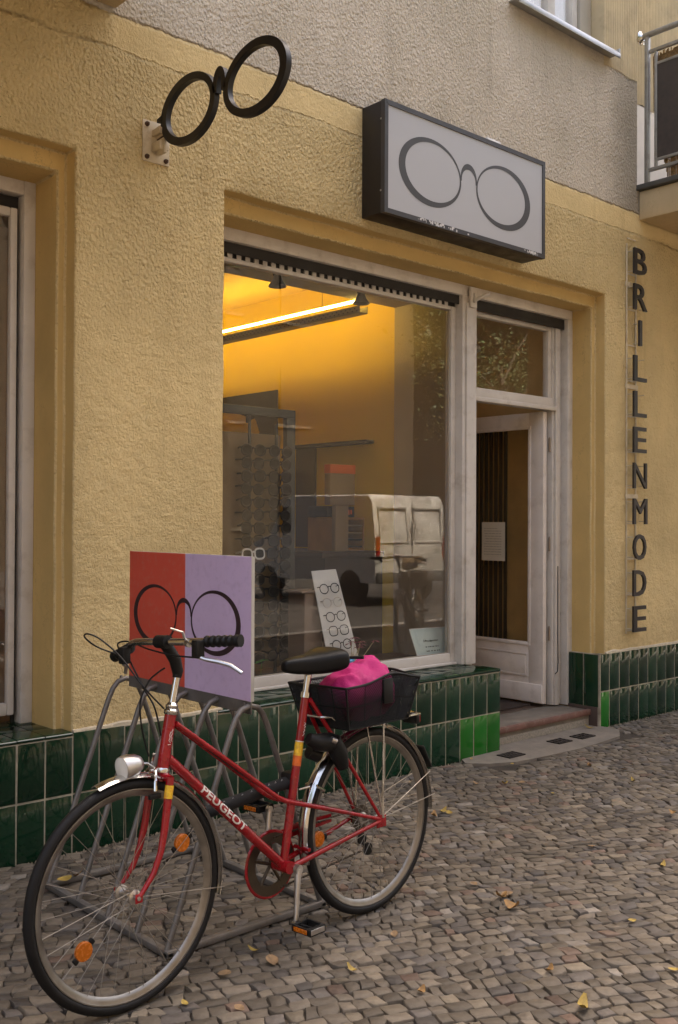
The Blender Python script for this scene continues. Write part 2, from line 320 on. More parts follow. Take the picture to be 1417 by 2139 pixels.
    def mesh(s, name, org=(0, 0, 0), smooth=True, fix=True):
        me = bpy.data.meshes.new(name); me.from_pydata([(v[0] - org[0], v[1] - org[1], v[2] - org[2]) for v in s.v], [], s.f)
        if fix:
            bm = bmesh.new(); bm.from_mesh(me); bmesh.ops.recalc_face_normals(bm, faces=bm.faces[:]); bm.to_mesh(me); bm.free()
        if smooth:
            me.polygons.foreach_set('use_smooth', [True] * len(me.polygons)); me.set_sharp_from_angle(angle=rad(38))
        me.update(); return me
    def build(s, name, m, parent=None, org=(0, 0, 0), smooth=True, fix=True):
        if parent is not None: org = ORG[parent]
        me = s.mesh(name, org, smooth, fix); me.materials.append(m)
        o = bpy.data.objects.new(name, me); COL.objects.link(o); ORG[o] = org
        if parent is not None: o.parent = parent
        else: o.location = org
        return o
def tag(o, label=None, cat=None, group=None, kind=None):
    if label: o['label'] = label
    if cat: o['category'] = cat
    if group: o['group'] = group
    if kind: o['kind'] = kind
    return o
def thing(name, label, cat, org=(0, 0, 0), group=None):
    e = bpy.data.objects.new(name, None); COL.objects.link(e); e.location = org; e.empty_display_size = .05; ORG[e] = tuple(org); return tag(e, label, cat, group)
def inst(me, name, parent, loc, rot=None, m=None):
    o = bpy.data.objects.new(name, me); COL.objects.link(o); o.parent = parent; b = ORG[parent]; o.location = tuple(loc[i] - b[i] for i in range(3)); ORG[o] = tuple(loc)
    if rot: o.rotation_euler = rot
    if m is not None:
        if not me.materials: me.materials.append(m)
        if me.materials[0] != m: o.material_slots[0].link = 'OBJECT'; o.material_slots[0].material = m
    return o
def copy_tree(o, parent=None):
    c = o.copy(); COL.objects.link(c); c.parent = parent; ORG[c] = ORG.get(o, (0, 0, 0))
    for ch in o.children: copy_tree(ch, c)
    return c
def text_mesh(s, offset=0., extrude=0., cuts=0):
    cu = bpy.data.curves.new('text', 'FONT'); cu.body = s; cu.size = 1; cu.offset = offset; cu.extrude = extrude; cu.resolution_u = 3
    o = bpy.data.objects.new('text', cu); COL.objects.link(o); dg = bpy.context.evaluated_depsgraph_get()
    me = bpy.data.meshes.new_from_object(o.evaluated_get(dg)); bm = bmesh.new(); bm.from_mesh(me)
    if cuts: bmesh.ops.triangulate(bm, faces=bm.faces[:]); bmesh.ops.subdivide_edges(bm, edges=bm.edges[:], cuts=cuts, use_grid_fill=True)
    bm.verts.index_update(); vs = [v.co.copy() for v in bm.verts]; fs = [tuple(v.index for v in f.verts) for f in bm.faces]; bm.free()
    bpy.data.objects.remove(o); bpy.data.curves.remove(cu); bpy.data.meshes.remove(me)
    x0 = min(v.x for v in vs); x1 = max(v.x for v in vs); y0 = min(v.y for v in vs); y1 = max(v.y for v in vs)
    return [((v.x - x0), (v.y - y0), v.z) for v in vs], fs, x1 - x0, y1 - y0
def ell(cx, cy, rx, ry, n=64): return [(cx + rx * math.cos(2 * PI * i / n), cy + ry * math.sin(2 * PI * i / n)) for i in range(n)]
def logo(mb, c1, c2, rx, ry, t1, t2, fn, d, bt=.6, bh=.62):
    # two oval lenses with swelling line and an arched bridge; c1, c2 lens centres in drawing coordinates
    for (cx, cy), sg in ((c1, -1), (c2, 1)):
        sx = (t1 - t2) / 2
        mb.ring(ell(cx, cy, rx, ry), ell(cx - sg * sx, cy + sx * .25, rx - (t1 + t2) / 2, ry - (t1 + t2) / 2 * .85), fn, d)
    xa = c1[0] + rx - t2 * .5; xb = c2[0] - rx + t2 * .5; z0 = (c1[1] + c2[1]) / 2 + ry * .10; H = ry * bh; out = []; inn = []; n = 20
    for i in range(n + 1):
        a = PI - PI * i / n; w = math.sin(a); out.append((( xa + xb) / 2 + (xb - xa) / 2 * math.cos(a), z0 + H * w ** .8)); inn.append(((xa + xb) / 2 + ((xb - xa) / 2 - t2 * .9) * math.cos(a), z0 - t2 * .2 + (H - t1 * bt) * w ** .8))
    mb.prism(out + inn[::-1], fn, d)

# ================================================================== GROUND
def sheet(name, x0, x1, y0, y1, z, m, nx=1, ny=1):
    mb = MB(); o = mb.box(x0, x1, y0, y1, z - .3, z); ob = mb.build(name, m, smooth=False); return tag(ob, kind='structure')
pave = sheet('pavement', -40, 40, -5.2, .35, -.012, M_SAND)
tag(sheet('road', -60, 60, -16, -5.36, -.12, M_ASPH))
sheet('far_pavement', -60, 60, -22, -16, -.005, M_ASPH)
kerb = tag(MB().bev(-60, 60, -5.36, -5.2, -.4, -.004, .012).build('kerb', M_KERB), kind='structure')

def visible(x, y):
    d = Vector((x, y, 0)) - CAM; z = d.dot(fw)
    if z < .3: return None
    return (.5 + 2123.17 * d.dot(r2) / z / 1417, .5 - 2123.17 * d.dot(u2) / z / 2139, z)
def cobbles():
    ang = rad(-24); ca, sa = math.cos(ang), math.sin(ang); stones = []
    h0 = .049; RP = [-4.9]
    while RP[-1] < 5.4: RP.append(RP[-1] + random.choice((.043, .047, .05, .054, .058)) * random.uniform(.95, 1.05))
    def bend(u, v):
        n1 = noise.noise(Vector((u * .55, v * .55, 3.1))); n2 = noise.noise(Vector((u * .55, v * .55, 9.7))); n3 = noise.noise(Vector((u * 2.1, v * 2.1, 5.)))
        return u + .16 * n1 + .02 * n3, v + .22 * n2 + .018 * n3
    for va, vb in zip(RP, RP[1:]):
        h = vb - va
        u = -5.5 + random.random() * .05
        while u < 11:
            w = random.choice((.040, .046, .052, .058, .066, .076)) * random.uniform(.9, 1.12)
            x = u * ca - va * sa; y = u * sa + va * ca
            if -3.2 < x < 8.2 and -4.3 < y + .0 < .06:
                j = lambda s: random.uniform(-s, s)
                q = [(u, va), (u + w * .5, va), (u + w, va), (u + w, va + h * .5), (u + w, vb), (u + w * .5, vb), (u, vb), (u, va + h * .5)]
                if random.random() < .55: k = random.choice((0, 2, 4, 6)); f = random.uniform(.08, .3); q[k] = (q[k][0] + (u + w / 2 - q[k][0]) * f, q[k][1] + (va + h / 2 - q[k][1]) * f)
                sk = j(.016); q = [(a + j(.0045) + sk * ((b - va) / h - .5), b + j(.0042)) for a, b in q]
                q = [bend(a, b) for a, b in q]; q = [(a * ca - b * sa, a * sa + b * ca) for a, b in q]
                cx = sum(p[0] for p in q) / 8; cy = sum(p[1] for p in q) / 8
                if cy > -.035 or (2.72 < cx < 4.22 and cy > -.30 - .05 * math.sin(cx * 5)): u += w; continue
                stones.append((q, cx, cy))
            u += w
    return stones
def stone_geo(q, cx, cy):
    tx, ty = random.gauss(0, .045), random.gauss(0, .045); dz = random.gauss(0, .0016); g = random.uniform(.92, .965)
    lo = [(cx + (x - cx) * .985, cy + (y - cy) * .985, -.022) for x, y in q]; mid = []; top = []
    for x, y in q:
        ax, ay = (x - cx), (y - cy)
        mid.append((cx + ax * g, cy + ay * g, -.0035 + dz + ax * tx + ay * ty)); top.append((cx + ax * .84, cy + ay * .84, -.0008 + dz + ax * tx * .84 + ay * ty * .84))
    vs = lo + mid + top; fs = []
    for k in range(8):
        k2 = (k + 1) % 8; fs += [(k, k2, 8 + k2, 8 + k), (8 + k, 8 + k2, 16 + k2, 16 + k)]
    fs.append(tuple(range(16, 24))); return vs, fs
def stone_col():
    r = random.random(); b = random.uniform(.48, 1.10)
    c = (.165, .136, .103) if r < .64 else (.125, .108, .093) if r < .83 else (.205, .168, .122) if r < .94 else (.170, .115, .086) if r < .97 else (.24, .21, .175)
    return tuple(v * b for v in c) + (1.,)
def stone_obj(name, geos, cols, m, parent, org=None):
    vs = []; fs = []; cc = []
    for (v, f), c in zip(geos, cols):
        o = len(vs); vs += v; fs += [tuple(i + o for i in q) for q in f]; cc += list(c) * len(v)
    if org: vs = [(a - org[0], b - org[1], c - org[2]) for a, b, c in vs]
    me = bpy.data.meshes.new(name); me.from_pydata(vs, [], fs); at = me.color_attributes.new('tint', 'FLOAT_COLOR', 'POINT'); at.data.foreach_set('color', cc)
    me.polygons.foreach_set('use_smooth', [True] * len(fs)); me.set_sharp_from_angle(angle=rad(50)); me.materials.append(m); ob = bpy.data.objects.new(name, me); COL.objects.link(ob); ob.parent = parent
    if org: ob.location = org
    return ob
ST = cobbles()
def rank(s):
    p = visible(s[1], s[2])
    if p is None or not (.0 < p[0] < 1 and 0 < p[1] < 1.0): return 1e9
    return p[2]
ST.sort(key=rank)
for q, cx, cy in ST[:300]: stone_obj('cobblestone', [stone_geo(q, cx, cy)], [stone_col()], M_STONE, pave, (cx, cy, 0))
tag(stone_obj('cobblestone_field', [stone_geo(*s) for s in ST[300:]], [stone_col() for s in ST[300:]], M_STONE, pave), kind='stuff')
# grit along the foot of the wall
gm = MB()
for k in range(1500):
    x = random.uniform(-1.5, 5.6); y = -.012 - abs(random.gauss(0, .022)); s = random.uniform(.002, .007)
    if 3.12 < x < 4.2: y = random.uniform(-.02, .03)
    if y < -.07: continue
    z = -.008 + s * .4; gm.add([(x - s, y - s * .7, z - s), (x + s, y - s * .5, z - s), (x + s * .6, y + s, z - s), (x - s * .8, y + s * .8, z - s), (x + s * .1, y, z + s * .8)], [(0, 1, 4), (1, 2, 4), (2, 3, 4), (3, 0, 4)])
tag(gm.build('wall_foot_grit', mat('grit', (.26, .20, .14), .95, var=.4, vscale=90), smooth=False), 'sandy grit gathered along the foot of the green tiles', 'grit', kind='stuff')
# concrete apron before the door with three cast iron grates
ap = MB()
edge = [(2.76, -.02), (2.70, -.10), (2.80, -.20), (2.95, -.27), (3.2, -.30), (3.5, -.315), (3.8, -.30), (4.05, -.27), (4.22, -.16), (4.23, -.02), (4.2, .07), (3.13, .07), (3.12, -.005)]
ap.prism(edge, lambda x, y: (x, y, .006), (0, 0, -.05)); apron = tag(ap.build('concrete_apron', M_CONC, smooth=False), kind='structure')
for x, y, w in ((3.06, -.15, .15), (3.60, -.115, .14), (3.84, -.125, .15)):
    d = ['nearest the bright green tiles', 'in the middle of the row of three', 'nearest the right door jamb'][(3.06, 3.6, 3.84).index(x) if x in (3.06, 3.6, 3.84) else 0]
    t = thing('cellar_grate', 'small rusty iron grate in the concrete, ' + d, 'grate', (x, y, .006), 'grates in the concrete before the door')
    g = MB(); g.box(x - w / 2, x + w / 2, y - .05, y + .05, .0065, .009); g.build('recess', M_DARK, t, smooth=False)
    g = MB()
    for k in range(4): xx = x - w / 2 + .006 + k * (w - .012) / 3; g.box(xx - .006, xx + .006, y - .05, y + .05, .0095, .0135)
    for k in range(4): yy = y - .045 + k * .03; g.box(x - w / 2, x + w / 2, yy - .005, yy + .005, .0093, .0128)
    g.build('bars', M_IRON, t, smooth=False)

# ================================================================== BUILDING
BLD = thing('shop_building', 'old street house with yellow rendered shop front and green tiled plinth', 'building')
# front wall with two stepped openings; loops shared so that edges can be rounded
def loopwall():
    bm = bmesh.new(); V = {}
    def v(x, y, z):
        k = (round(x, 4), round(y, 4), round(z, 4))
        if k not in V: V[k] = bm.verts.new(k)
        return V[k]
    zb, zt = -.03, 3.0; xs = [-6, -1.6, .252, 1.036, 4.29, 9]; top = 4.68; uw = (3.25, 4.262)
    for i in range(5):
        a, b = xs[i], xs[i + 1]
        if i in (1, 3): continue
        bm.faces.new((v(a, 0, zb), v(b, 0, zb), v(b, 0, zt), v(a, 0, zt)))
    for i in range(5): a, b = xs[i], xs[i + 1]; bm.faces.new((v(a, 0, zt), v(b, 0, zt), v(b, 0, 3.60), v(a, 0, 3.60)))
    for x0, x1 in ((-1.6, .252), (1.036, 4.29)):
        d = .04; yA, yB = .085, .26
        def arch(x0, x1, z1, y): return [v(x0, y, zb), v(x0, y, z1), v(x1, y, z1), v(x1, y, zb)]
        Ls = [arch(x0, x1, zt, 0), arch(x0, x1, zt, yA), arch(x0 + d, x1 - d, zt - .085, yA + .004), arch(x0 + d, x1 - d, zt - .092, yB + .16)]
        for a, b in zip(Ls, Ls[1:]):
            for k in range(3): bm.faces.new((a[k], a[k + 1], b[k + 1], b[k]))
    bmesh.ops.remove_doubles(bm, verts=bm.verts[:], dist=1e-5); bmesh.ops.recalc_face_normals(bm, faces=bm.faces[:])
    me = bpy.data.meshes.new('front_wall')
    for f in bm.faces:
        c = f.calc_center_median()
        if c.y > .01: f.material_index = 1
        f.smooth = True
    es = [e for e in bm.edges if len(e.link_faces) == 2 and abs(e.calc_face_angle(0)) > .5]
    bmesh.ops.bevel(bm, geom=es, offset=.009, segments=3, affect='EDGES', profile=.5)
    # subdivide the long edges a little and jog them so that arrises are not ruled lines
    for _ in range(5):
        le = [e for e in bm.edges if e.calc_length() > .16]
        if le: bmesh.ops.subdivide_edges(bm, edges=le, cuts=1, use_grid_fill=True)
    for q in bm.verts:
        if .005 < q.co.y < .25 or (abs(q.co.x - .252) < .02 or abs(q.co.x - 1.036) < .02 or abs(q.co.x - 4.29) < .02 or abs(q.co.z - 3) < .02):
            p = q.co * 4.; q.co += Vector((noise.noise(p), 0, noise.noise(p + Vector((9, 3, 1))))) * .006
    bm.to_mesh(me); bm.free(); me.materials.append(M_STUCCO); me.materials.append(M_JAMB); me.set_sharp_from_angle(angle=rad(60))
    o = bpy.data.objects.new('front_wall', me); COL.objects.link(o); o.parent = BLD; ORG[o] = (0, 0, 0); return o
FW = loopwall()
up = MB()   # upper storey: a shade proud band, window hole above
def q4(mb, x0, x1, z0, z1, y=0.): mb.add([(x0, y, z0), (x1, y, z0), (x1, y, z1), (x0, y, z1)], [(0, 1, 2, 3)])
q4(up, -6, 3.25, 3.60, 10.2); q4(up, 3.25, 4.262, 3.60, 4.68); q4(up, 4.262, 4.69, 3.60, 4.62)
up.add([(4.69, 0, 3.60), (4.69, .35, 3.60), (4.69, .35, 4.62), (4.69, 0, 4.62)], [(0, 1, 2, 3)])
q4(up, 4.69, 9, 3.598, 3.82)
for xx in (3.25,): up.add([(xx, 0, 4.68), (xx, .2, 4.68), (xx, .2, 10.2), (xx, 0, 10.2)], [(0, 1, 2, 3)])
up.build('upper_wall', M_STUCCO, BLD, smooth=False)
fl = MB()   # fluted render strips beside the upper window and in the balcony recess
def flutes(x0, x1, z0, z1, y, p=.0225):
    n = int((x1 - x0) / p) * 6; vs = []; x = x0
    for i in range(n + 1):
        xx = x0 + (x1 - x0) * i / n; d = -.011 * abs(math.sin(PI * (xx - x0) / p)) ** .8
        vs += [(xx, y + d, z0 + .03 * noise.noise(Vector((xx * 6, 0, 0)))), (xx, y + d, z1)]
    fl.add(vs, [(2 * i, 2 * i + 2, 2 * i + 3, 2 * i + 1) for i in range(n)])
flutes(4.262, 4.69, 4.60, 10.2, .004); flutes(4.69, 7.5, 4.66, 10.2, .30)
fl.add([(4.262, 0, 4.6), (4.262, .2, 4.6), (4.262, .2, 10.2), (4.262, 0, 10.2)], [(0, 1, 2, 3)]); fl.add([(4.69, 0, 4.6), (4.69, .32, 4.6), (4.69, .32, 10.2), (4.69, 0, 10.2)], [(0, 1, 2, 3)])
fl.build('fluted_wall', M_FLUTE, BLD)
q = MB(); q4(q, 4.69, 9, 3.82, 4.665, .295); q.build('recess_wall', M_PALE, BLD, smooth=False)
q = MB(); q.box(-14, 24, .46, 11, 3.62, 10.2); q.box(-14, -6, -.01, .459, -.1, 10.2); q.box(9, 24, -.01, .459, -.1, 10.2); q.box(-14.2, 24.2, -.25, 11.2, 10.201, 10.4); q.build('house_body', M_BEAM, BLD, smooth=False)
# upper window
q = MB(); q.box(3.26, 4.258, .195, .205, 4.6, 6.4); UWN = q.build('upper_window', M_GREYPL, BLD, smooth=False); tag(UWN)
q = MB()
for a, b in ((3.30, 3.36), (3.78, 3.86), (4.06, 4.12)): q.bev(a, b, .12, .19, 4.70, 6.4, .006)
q.bev(3.30, 4.12, .125, .188, 4.685, 4.74, .006); q.build('frame', mat('upper_frame', (.62, .60, .57), .5), UWN)
q = MB(); q.bev(4.125, 4.2575, .1, .19, 4.69, 6.4, .004); q.build('reveal_board', M_GREYPL, UWN)
c = MB(); n = 60; vs = []
for i in range(n + 1): xx = 3.36 + .70 * i / n; yy = .178 + .008 * math.sin(i * 1.3) + .004 * math.sin(i * .5); vs += [(xx, yy, 4.74), (xx, yy, 6.4)]
c.add(vs, [(2 * i, 2 * i + 2, 2 * i + 3, 2 * i + 1) for i in range(n)]); c.build('curtain', M_CURT, UWN)
q = MB(); q.box(3.36, 4.06, .150, .156, 4.74, 6.4); q.build('pane', M_GLASS, UWN, smooth=False)
q = MB(); q.bev(3.205, 4.335, -.085, .12, 4.662, 4.672, .003); q.bev(3.205, 4.335, -.088, -.08, 4.632, 4.668, .002); q.bev(4.325, 4.336, -.085, .06, 4.662, 4.70, .002); q.build('window_sill', M_ZINC, BLD)

# right balcony
BAL = MB(); BAL.bev(4.715, 8.5, -1.35, .0, 3.60, 3.81, .012); BALO = BAL.build('balcony', M_BEAM, BLD)
q = MB(); q.bev(4.68, 8.5, -1.38, .06, 3.812, 3.85, .006); q.build('coping', mat('dark_coping', (.10, .095, .085), .7, .3, var=.2), BALO)
rx = 4.725
q = MB(); q.tube([(rx, -.015, 4.93), (rx, -1.3, 4.93)], .021, 12); q.tube([(rx, -1.3, 4.93), (8.4, -1.3, 4.93)], .021, 12); q.build('handrail', M_GALV, BALO)
q = MB(); q.lathe([(0, 0), (.048, .002), (.05, .012), (.03, .022), (.022, .03), (.0, .03)], (rx, -.001, 4.925), (0, -1, 0), 20); q.build('wall_flange', M_CHROME, BALO)
for yy in (-.062, -.66, -1.28):
    q = MB(); q.bev(rx - .016, rx + .016, yy - .016, yy + .016, 3.85, 4.915, .003); q.build('post', M_GALV, BALO)
for a in (4.79, 3.935): MB().bev(rx - .012, rx + .012, -1.26, -.08, a, a + .025, .003).build('rail', M_GALV, BALO)
for a, b in ((-.142, -.122), (-.62, -.60)):
    q = MB(); q.bev(rx - .010, rx + .010, a, b, 3.96, 4.79, .002); q.build('baluster', M_GALV, BALO)
q = MB(); q.bev(rx - .008, rx + .008, -.60, -.142, 4.69, 4.71, .002); q.bev(rx - .008, rx + .008, -.60, -.142, 4.0, 4.02, .002); q.build('panel_frame', M_GALV, BALO)
q = MB(); q.box(rx - .004, rx + .003, -.60, -.143, 4.02, 4.69); q.build('panel', M_BROWNP, BALO, smooth=False)
q = MB()
for k in range(70): yy = -.09 - k * .0078; q.tube([(rx + .035 + .004 * random.random(), yy - .004 * random.random(), 3.88 + .5 * max(0, 1 - k / 14)), (rx + .035, yy, 4.80 - .03 * random.random())], .0042, 5)
tag(q.build('reed_screen', M_REED, BALO), kind='stuff')
# left balcony
q = MB(); q.bev(-5, .44, -1.3, .0, 3.665, 3.84, .01); BL2 = q.build('balcony', M_BEAM, BLD)
q = MB(); q.bev(-5.1, .46, -1.33, .02, 3.842, 3.88, .005); q.build('coping', M_CONC, BL2)

# ------------------------------------------------------------------ plinth and ledges, tile by tile
PL = MB(); PL.box(-3, .2515, -.0128, .10, -.03, .488); PL.box(.2515, 1.04, -.0126, .05, -.03, .4995); PL.box(1.0405, 3.119, -.0128, .42, -.03, .488)
PL.box(4.221, 7, -.0128, .05, -.03, .497); PL.box(4.2105, 4.262, -.0124, .235, -.03, .497)
PLN = PL.build('plinth', M_GROUT, BLD, smooth=False)
def tile_mesh(w, h, d=.011, name='tile'):
    t = MB(); t.bev(-w / 2, w / 2, -d, 0, 0, h, .0022, 2); me = t.mesh(name); me.materials.append(M_TILE); return me
T_UP = tile_mesh(.1185, .238); T_LO = tile_mesh(.1185, .25); T_UPL = tile_mesh(.1185, .2435)
def tj(): return random.gauss(0, .0007)
def put(me, xc, z, m=M_TILE): inst(me, 'tile', PLN, (xc + tj(), -.004 + tj(), z + tj()), (tj() * 4, tj() * 3, tj() * 6), m)
for k in range(-9, 25):
    xc = (k + .5) * .125
    plain = 2 <= k < 8
    if k >= 8 or k < 2: put(T_UP, xc, .2455)
    else: put(tile_mesh(.1185, .2535 + .003 * math.sin(k)), xc, .2455)
    put(T_LO, xc, -.012, M_TILEB if k in (22, 23, 24) else M_TILE)
T1 = tile_mesh(.100, .2515); T1b = tile_mesh(.100, .25)
put(T1, 4.271, .2455); put(T1b, 4.271, -.012, M_TILEB)
TR = tile_mesh(.1185, .2515)
for k in range(16): put(TR, 4.3265 + .0625 + k * .125, .2455); put(T_LO, 4.3265 + .0625 + k * .125, -.012)
# return tiles in the door jamb
tr = MB(); tr.bev(-.011, 0, -.0585, .0585, 0, .36, .0022); trm = tr.mesh('tile'); trm.materials.append(M_TILE)
for y in (.060, .182): inst(trm, 'tile', PLN, (4.2195, y, .135))
# ledge caps: bull-nosed front tiles and two rows behind
cp = MB(); sec = [(.0, .488), (-.010, .4885), (-.016, .4925), (-.017, .499), (-.0125, .5045), (-.005, .5065), (.128, .5065), (.128, .4895), (.0, .4895)]
cp.loft([[(x, y, z) for y, z in sec] for x in (-.0597, .0597)]); cpm = cp.mesh('ledge_tile'); cpm.materials.append(M_TILE)
lt = MB(); lt.bev(-.0597, .0597, 0, .119, .4895, .5055, .002); ltm = lt.mesh('ledge_tile'); ltm.materials.append(M_TILE)
for k in list(range(-9, 2)) + list(range(8, 25)):
    xc = (k + .5) * .125 + (.004 if k == 8 else 0)
    inst(cpm, 'ledge_tile', PLN, (xc + tj(), tj(), tj()), (0, 0, tj() * 4)); inst(ltm, 'ledge_tile', PLN, (xc + tj(), .133, tj())); inst(ltm, 'ledge_tile', PLN, (xc + tj(), .257, tj()))
# ragged mortar fillet where the render meets the tiles
def fillet(x0, x1, z):
    mo = MB(); n = int((x1 - x0) / .02); secs = []
    for i in range(n + 1):
        x = x0 + (x1 - x0) * i / n; a = .004 * noise.noise(Vector((x * 14, 1, 0))); h = .016 + .010 * noise.noise(Vector((x * 9, 5, 0)))
        secs.append([(x, .004, z - .006), (x, -.012 + a, z - .004 + a), (x, -.010 + a, z + h * .6), (x, .004, z + h)])
    mo.loft(secs); mo.build('mortar_fillet', M_MORTAR, BLD)
fillet(.256, 1.035, .502); fillet(4.292, 7, .50)

# ------------------------------------------------------------------ shop window and door frames
OF = MB(); yf = .245
OF.bev(1.07, 4.252, yf, yf + .07, 2.845, 2.912, .005); OF.bev(4.194, 4.2535, yf - .001, yf + .07, .12, 2.846, .005); OF.bev(1.072, 1.12, yf, yf + .07, .506, 2.846, .005)
OF.bev(3.062, 3.186, yf, yf + .13, .506, 2.846, .006); OF.bev(3.088, 3.184, yf - .014, yf + .002, .5065, 2.80, .005); OF.bev(3.105, 3.186, yf + .02, yf + .129, .125, .508, .004)
WF = OF.build('window_frame', M_WHITE, BLD)
q = MB(); q.box(1.12, 3.062, yf + .03, yf + .036, 2.79, 2.85); q.box(3.186, 4.194, yf + .03, yf + .036, 2.775, 2.846); q.build('shutter_slot', M_DARK, WF, smooth=False)
q = MB(); q.tube([(1.1, yf + .048, 2.83), (3.06, yf + .048, 2.83)], .012, 8); q.build('shutter_rod', mat('shutter_slat', (.16, .12, .09), .7), WF)
q = MB(); q.tube([(3.19, yf + .05, 2.82), (4.19, yf + .05, 2.82)], .014, 8)
for k in range(13): x = 3.2 + k * .078; q.bev(x, x + .07, yf + .037, yf + .046, 2.785 + .006 * (k % 2), 2.84, .002)
q.build('shutter_slats', mat('shutter_slat_door', (.14, .11, .085), .7), WF)
SA = MB(); ys = .300
SA.bev(3.018, 3.062, ys, ys + .05, .522, 2.775, .005); SA.bev(1.10, 1.15, ys, ys + .05, .522, 2.775, .005); SA.bev(1.15, 3.018, ys, ys + .05, .522, .578, .006); SA.bev(1.15, 3.018, ys + .002, ys + .05, 2.752, 2.775, .004)
SA.bev(1.12, 3.06, ys - .02, ys + .05, .507, .523, .004)
SASH = SA.build('shop_window', M_WHITE, BLD)
q = MB(); q.box(1.10, 3.064, ys + .012, ys + .018, 2.775, 2.84); q.build('slot_back', M_DARK, SASH, smooth=False)
q = MB()
for k in range(46):
    x = 1.16 + k * .058
    if x > 2.98: break
    q.bev(x, x + .030, ys + .003, ys + .011, 2.774, 2.800, .0015, 1)
q.bev(1.15, 3.018, ys + .003, ys + .011, 2.8005, 2.808, .0015, 1); q.build('vent_strip', M_WHITE, SASH)
q = MB(); q.box(1.145, 3.022, ys + .022, ys + .028, .572, 2.757); q.build('pane', M_GLASS, SASH, smooth=False)
q = MB(); q.bev(1.15, 3.018, ys + .016, ys + .021, .574, .584, .002); q.bev(3.008, 3.02, ys + .016, ys + .021, .578, 2.75, .002); q.build('glazing_bead', mat('bead', (.32, .28, .22), .5), SASH)
# awning bracket on the mullion
q = MB(); q.bev(3.105, 3.165, yf - .032, yf - .0145, 2.77, 2.90, .003); q.bev(3.125, 3.148, yf - .046, yf - .03, 2.80, 2.86, .003); q.tube([(3.135, yf - .04, 2.815), (3.205, yf - .10, 2.86)], .012, 10); q.build('awning_bracket', M_WHITE, BLD)
# door frame + transom
DF = MB(); yd = .305
DF.bev(4.098, 4.20, yd, yd + .09, .122, 2.20, .006); DF.bev(4.112, 4.16, yd - .02, yd + .001, .122, 2.79, .005); DF.bev(4.10, 4.1985, yd + .001, yd + .088, 2.20, 2.79, .005)
DF.bev(3.186, 4.11, yd, yd + .085, 2.20, 2.285, .006); DF.bev(3.186, 4.114, yd - .03, yd + .001, 2.192, 2.222, .006); DF.bev(3.186, 4.098, yd + .01, yd + .06, 2.755, 2.785, .004); DF.bev(4.062, 4.0985, yd + .012, yd + .06, 2.285, 2.756, .004)
DFR = DF.build('door_frame', M_WHITE, BLD)
q = MB(); q.box(4.161, 4.195, yd + .02, yd + .03, .12, 2.84); q.build('gap', M_DARK, DFR, smooth=False)
q = MB(); q.box(3.184, 4.066, yd + .03, yd + .036, 2.28, 2.76); q.build('transom_pane', M_GLASS, DFR, smooth=False)
q = MB()
for z in (1.95, 1.25, .62): q.tube([(4.092, yd + .02, z - .045), (4.092, yd + .02, z + .045)], .008, 8); q.lathe([(0, .0), (.008, .0), (.004, .012), (0, .014)], (4.092, yd + .02, z + .045), (0, 0, 1), 8)
q.build('hinge', M_BRASSY, DFR)
q = MB(); q.tube([(4.135, .283, 1.1), (4.134, .281, .6), (4.137, .281, .42), (4.128, .279, .36), (4.10, .279, .345)], .0035, 6); q.build('cable', M_DARK, DFR)
# open door leaf, hinged right, standing along Y
LX0, LX1 = 4.02, 4.06; ly0, ly1, lz0, lz1 = .325, 1.19, .135, 2.185
D = MB(); D.bev(LX0, LX1, ly0, ly0 + .125, lz0, lz1, .004); D.bev(LX0, LX1, ly1 - .125, ly1, lz0, lz1, .004); D.bev(LX0 + .0005, LX1, ly0 + .125, ly1 - .125, lz1 - .11, lz1, .003); D.bev(LX0 + .0005, LX1, ly0 + .125, ly1 - .125, lz0, .54, .003)
DOOR = D.build('door', M_DOORP, BLD)
q = MB()
for a, b, c, d in ((ly0 + .108, ly0 + .13, .55, 2.085), (ly1 - .13, ly1 - .108, .55, 2.085)): q.bev(LX0 - .008, LX0 + .03, a, b, c, d, .004)
q.bev(LX0 - .008, LX0 + .03, ly0 + .108, ly1 - .108, .535, .56, .004); q.bev(LX0 - .008, LX0 + .03, ly0 + .108, ly1 - .108, 2.07, 2.092, .004); q.build('glazing_frame', M_DOORP, DOOR)
q = MB(); q.box(LX0 + .012, LX0 + .018, ly0 + .12, ly1 - .12, .55, 2.085); q.build('pane', M_GLASS2, DOOR, smooth=False)
q = MB(); q.bev(LX0 - .006, LX0 + .001, ly0 + .15, ly1 - .15, .33, .47, .006); q.bev(LX0 - .009, LX0 - .005, ly0 + .135, ly1 - .135, .468, .482, .003); q.bev(LX0 - .009, LX0 - .005, ly0 + .135, ly1 - .135, .318, .332, .003); q.build('panel', M_DOORP, DOOR)
q = MB(); q.bev(LX0 - .012, LX0 + .001, ly0 + .002, ly1, .14, .27, .006); q.build('kick_board', M_DOORP, DOOR)
# threshold
q = MB(); q.bev(3.121, 4.2085, .068, .40, .05, .112, .006); STEP = q.build('door_step', M_CONC, BLD)
q = MB(); q.bev(3.1215, 4.208, .052, .082, .078, .118, .006); q.build('edge_strip', M_EDGE, STEP)
q = MB(); q.bev(3.122, 4.2075, .070, .1, -.02, .077, .004); q.build('riser', M_CONC2, STEP)
q = MB(); q.bev(4.2, 4.2145, .005, .24, -.02, .135, .003); q.build('jamb_foot', mat('jamb_foot', (.07, .045, .035), .8), STEP)
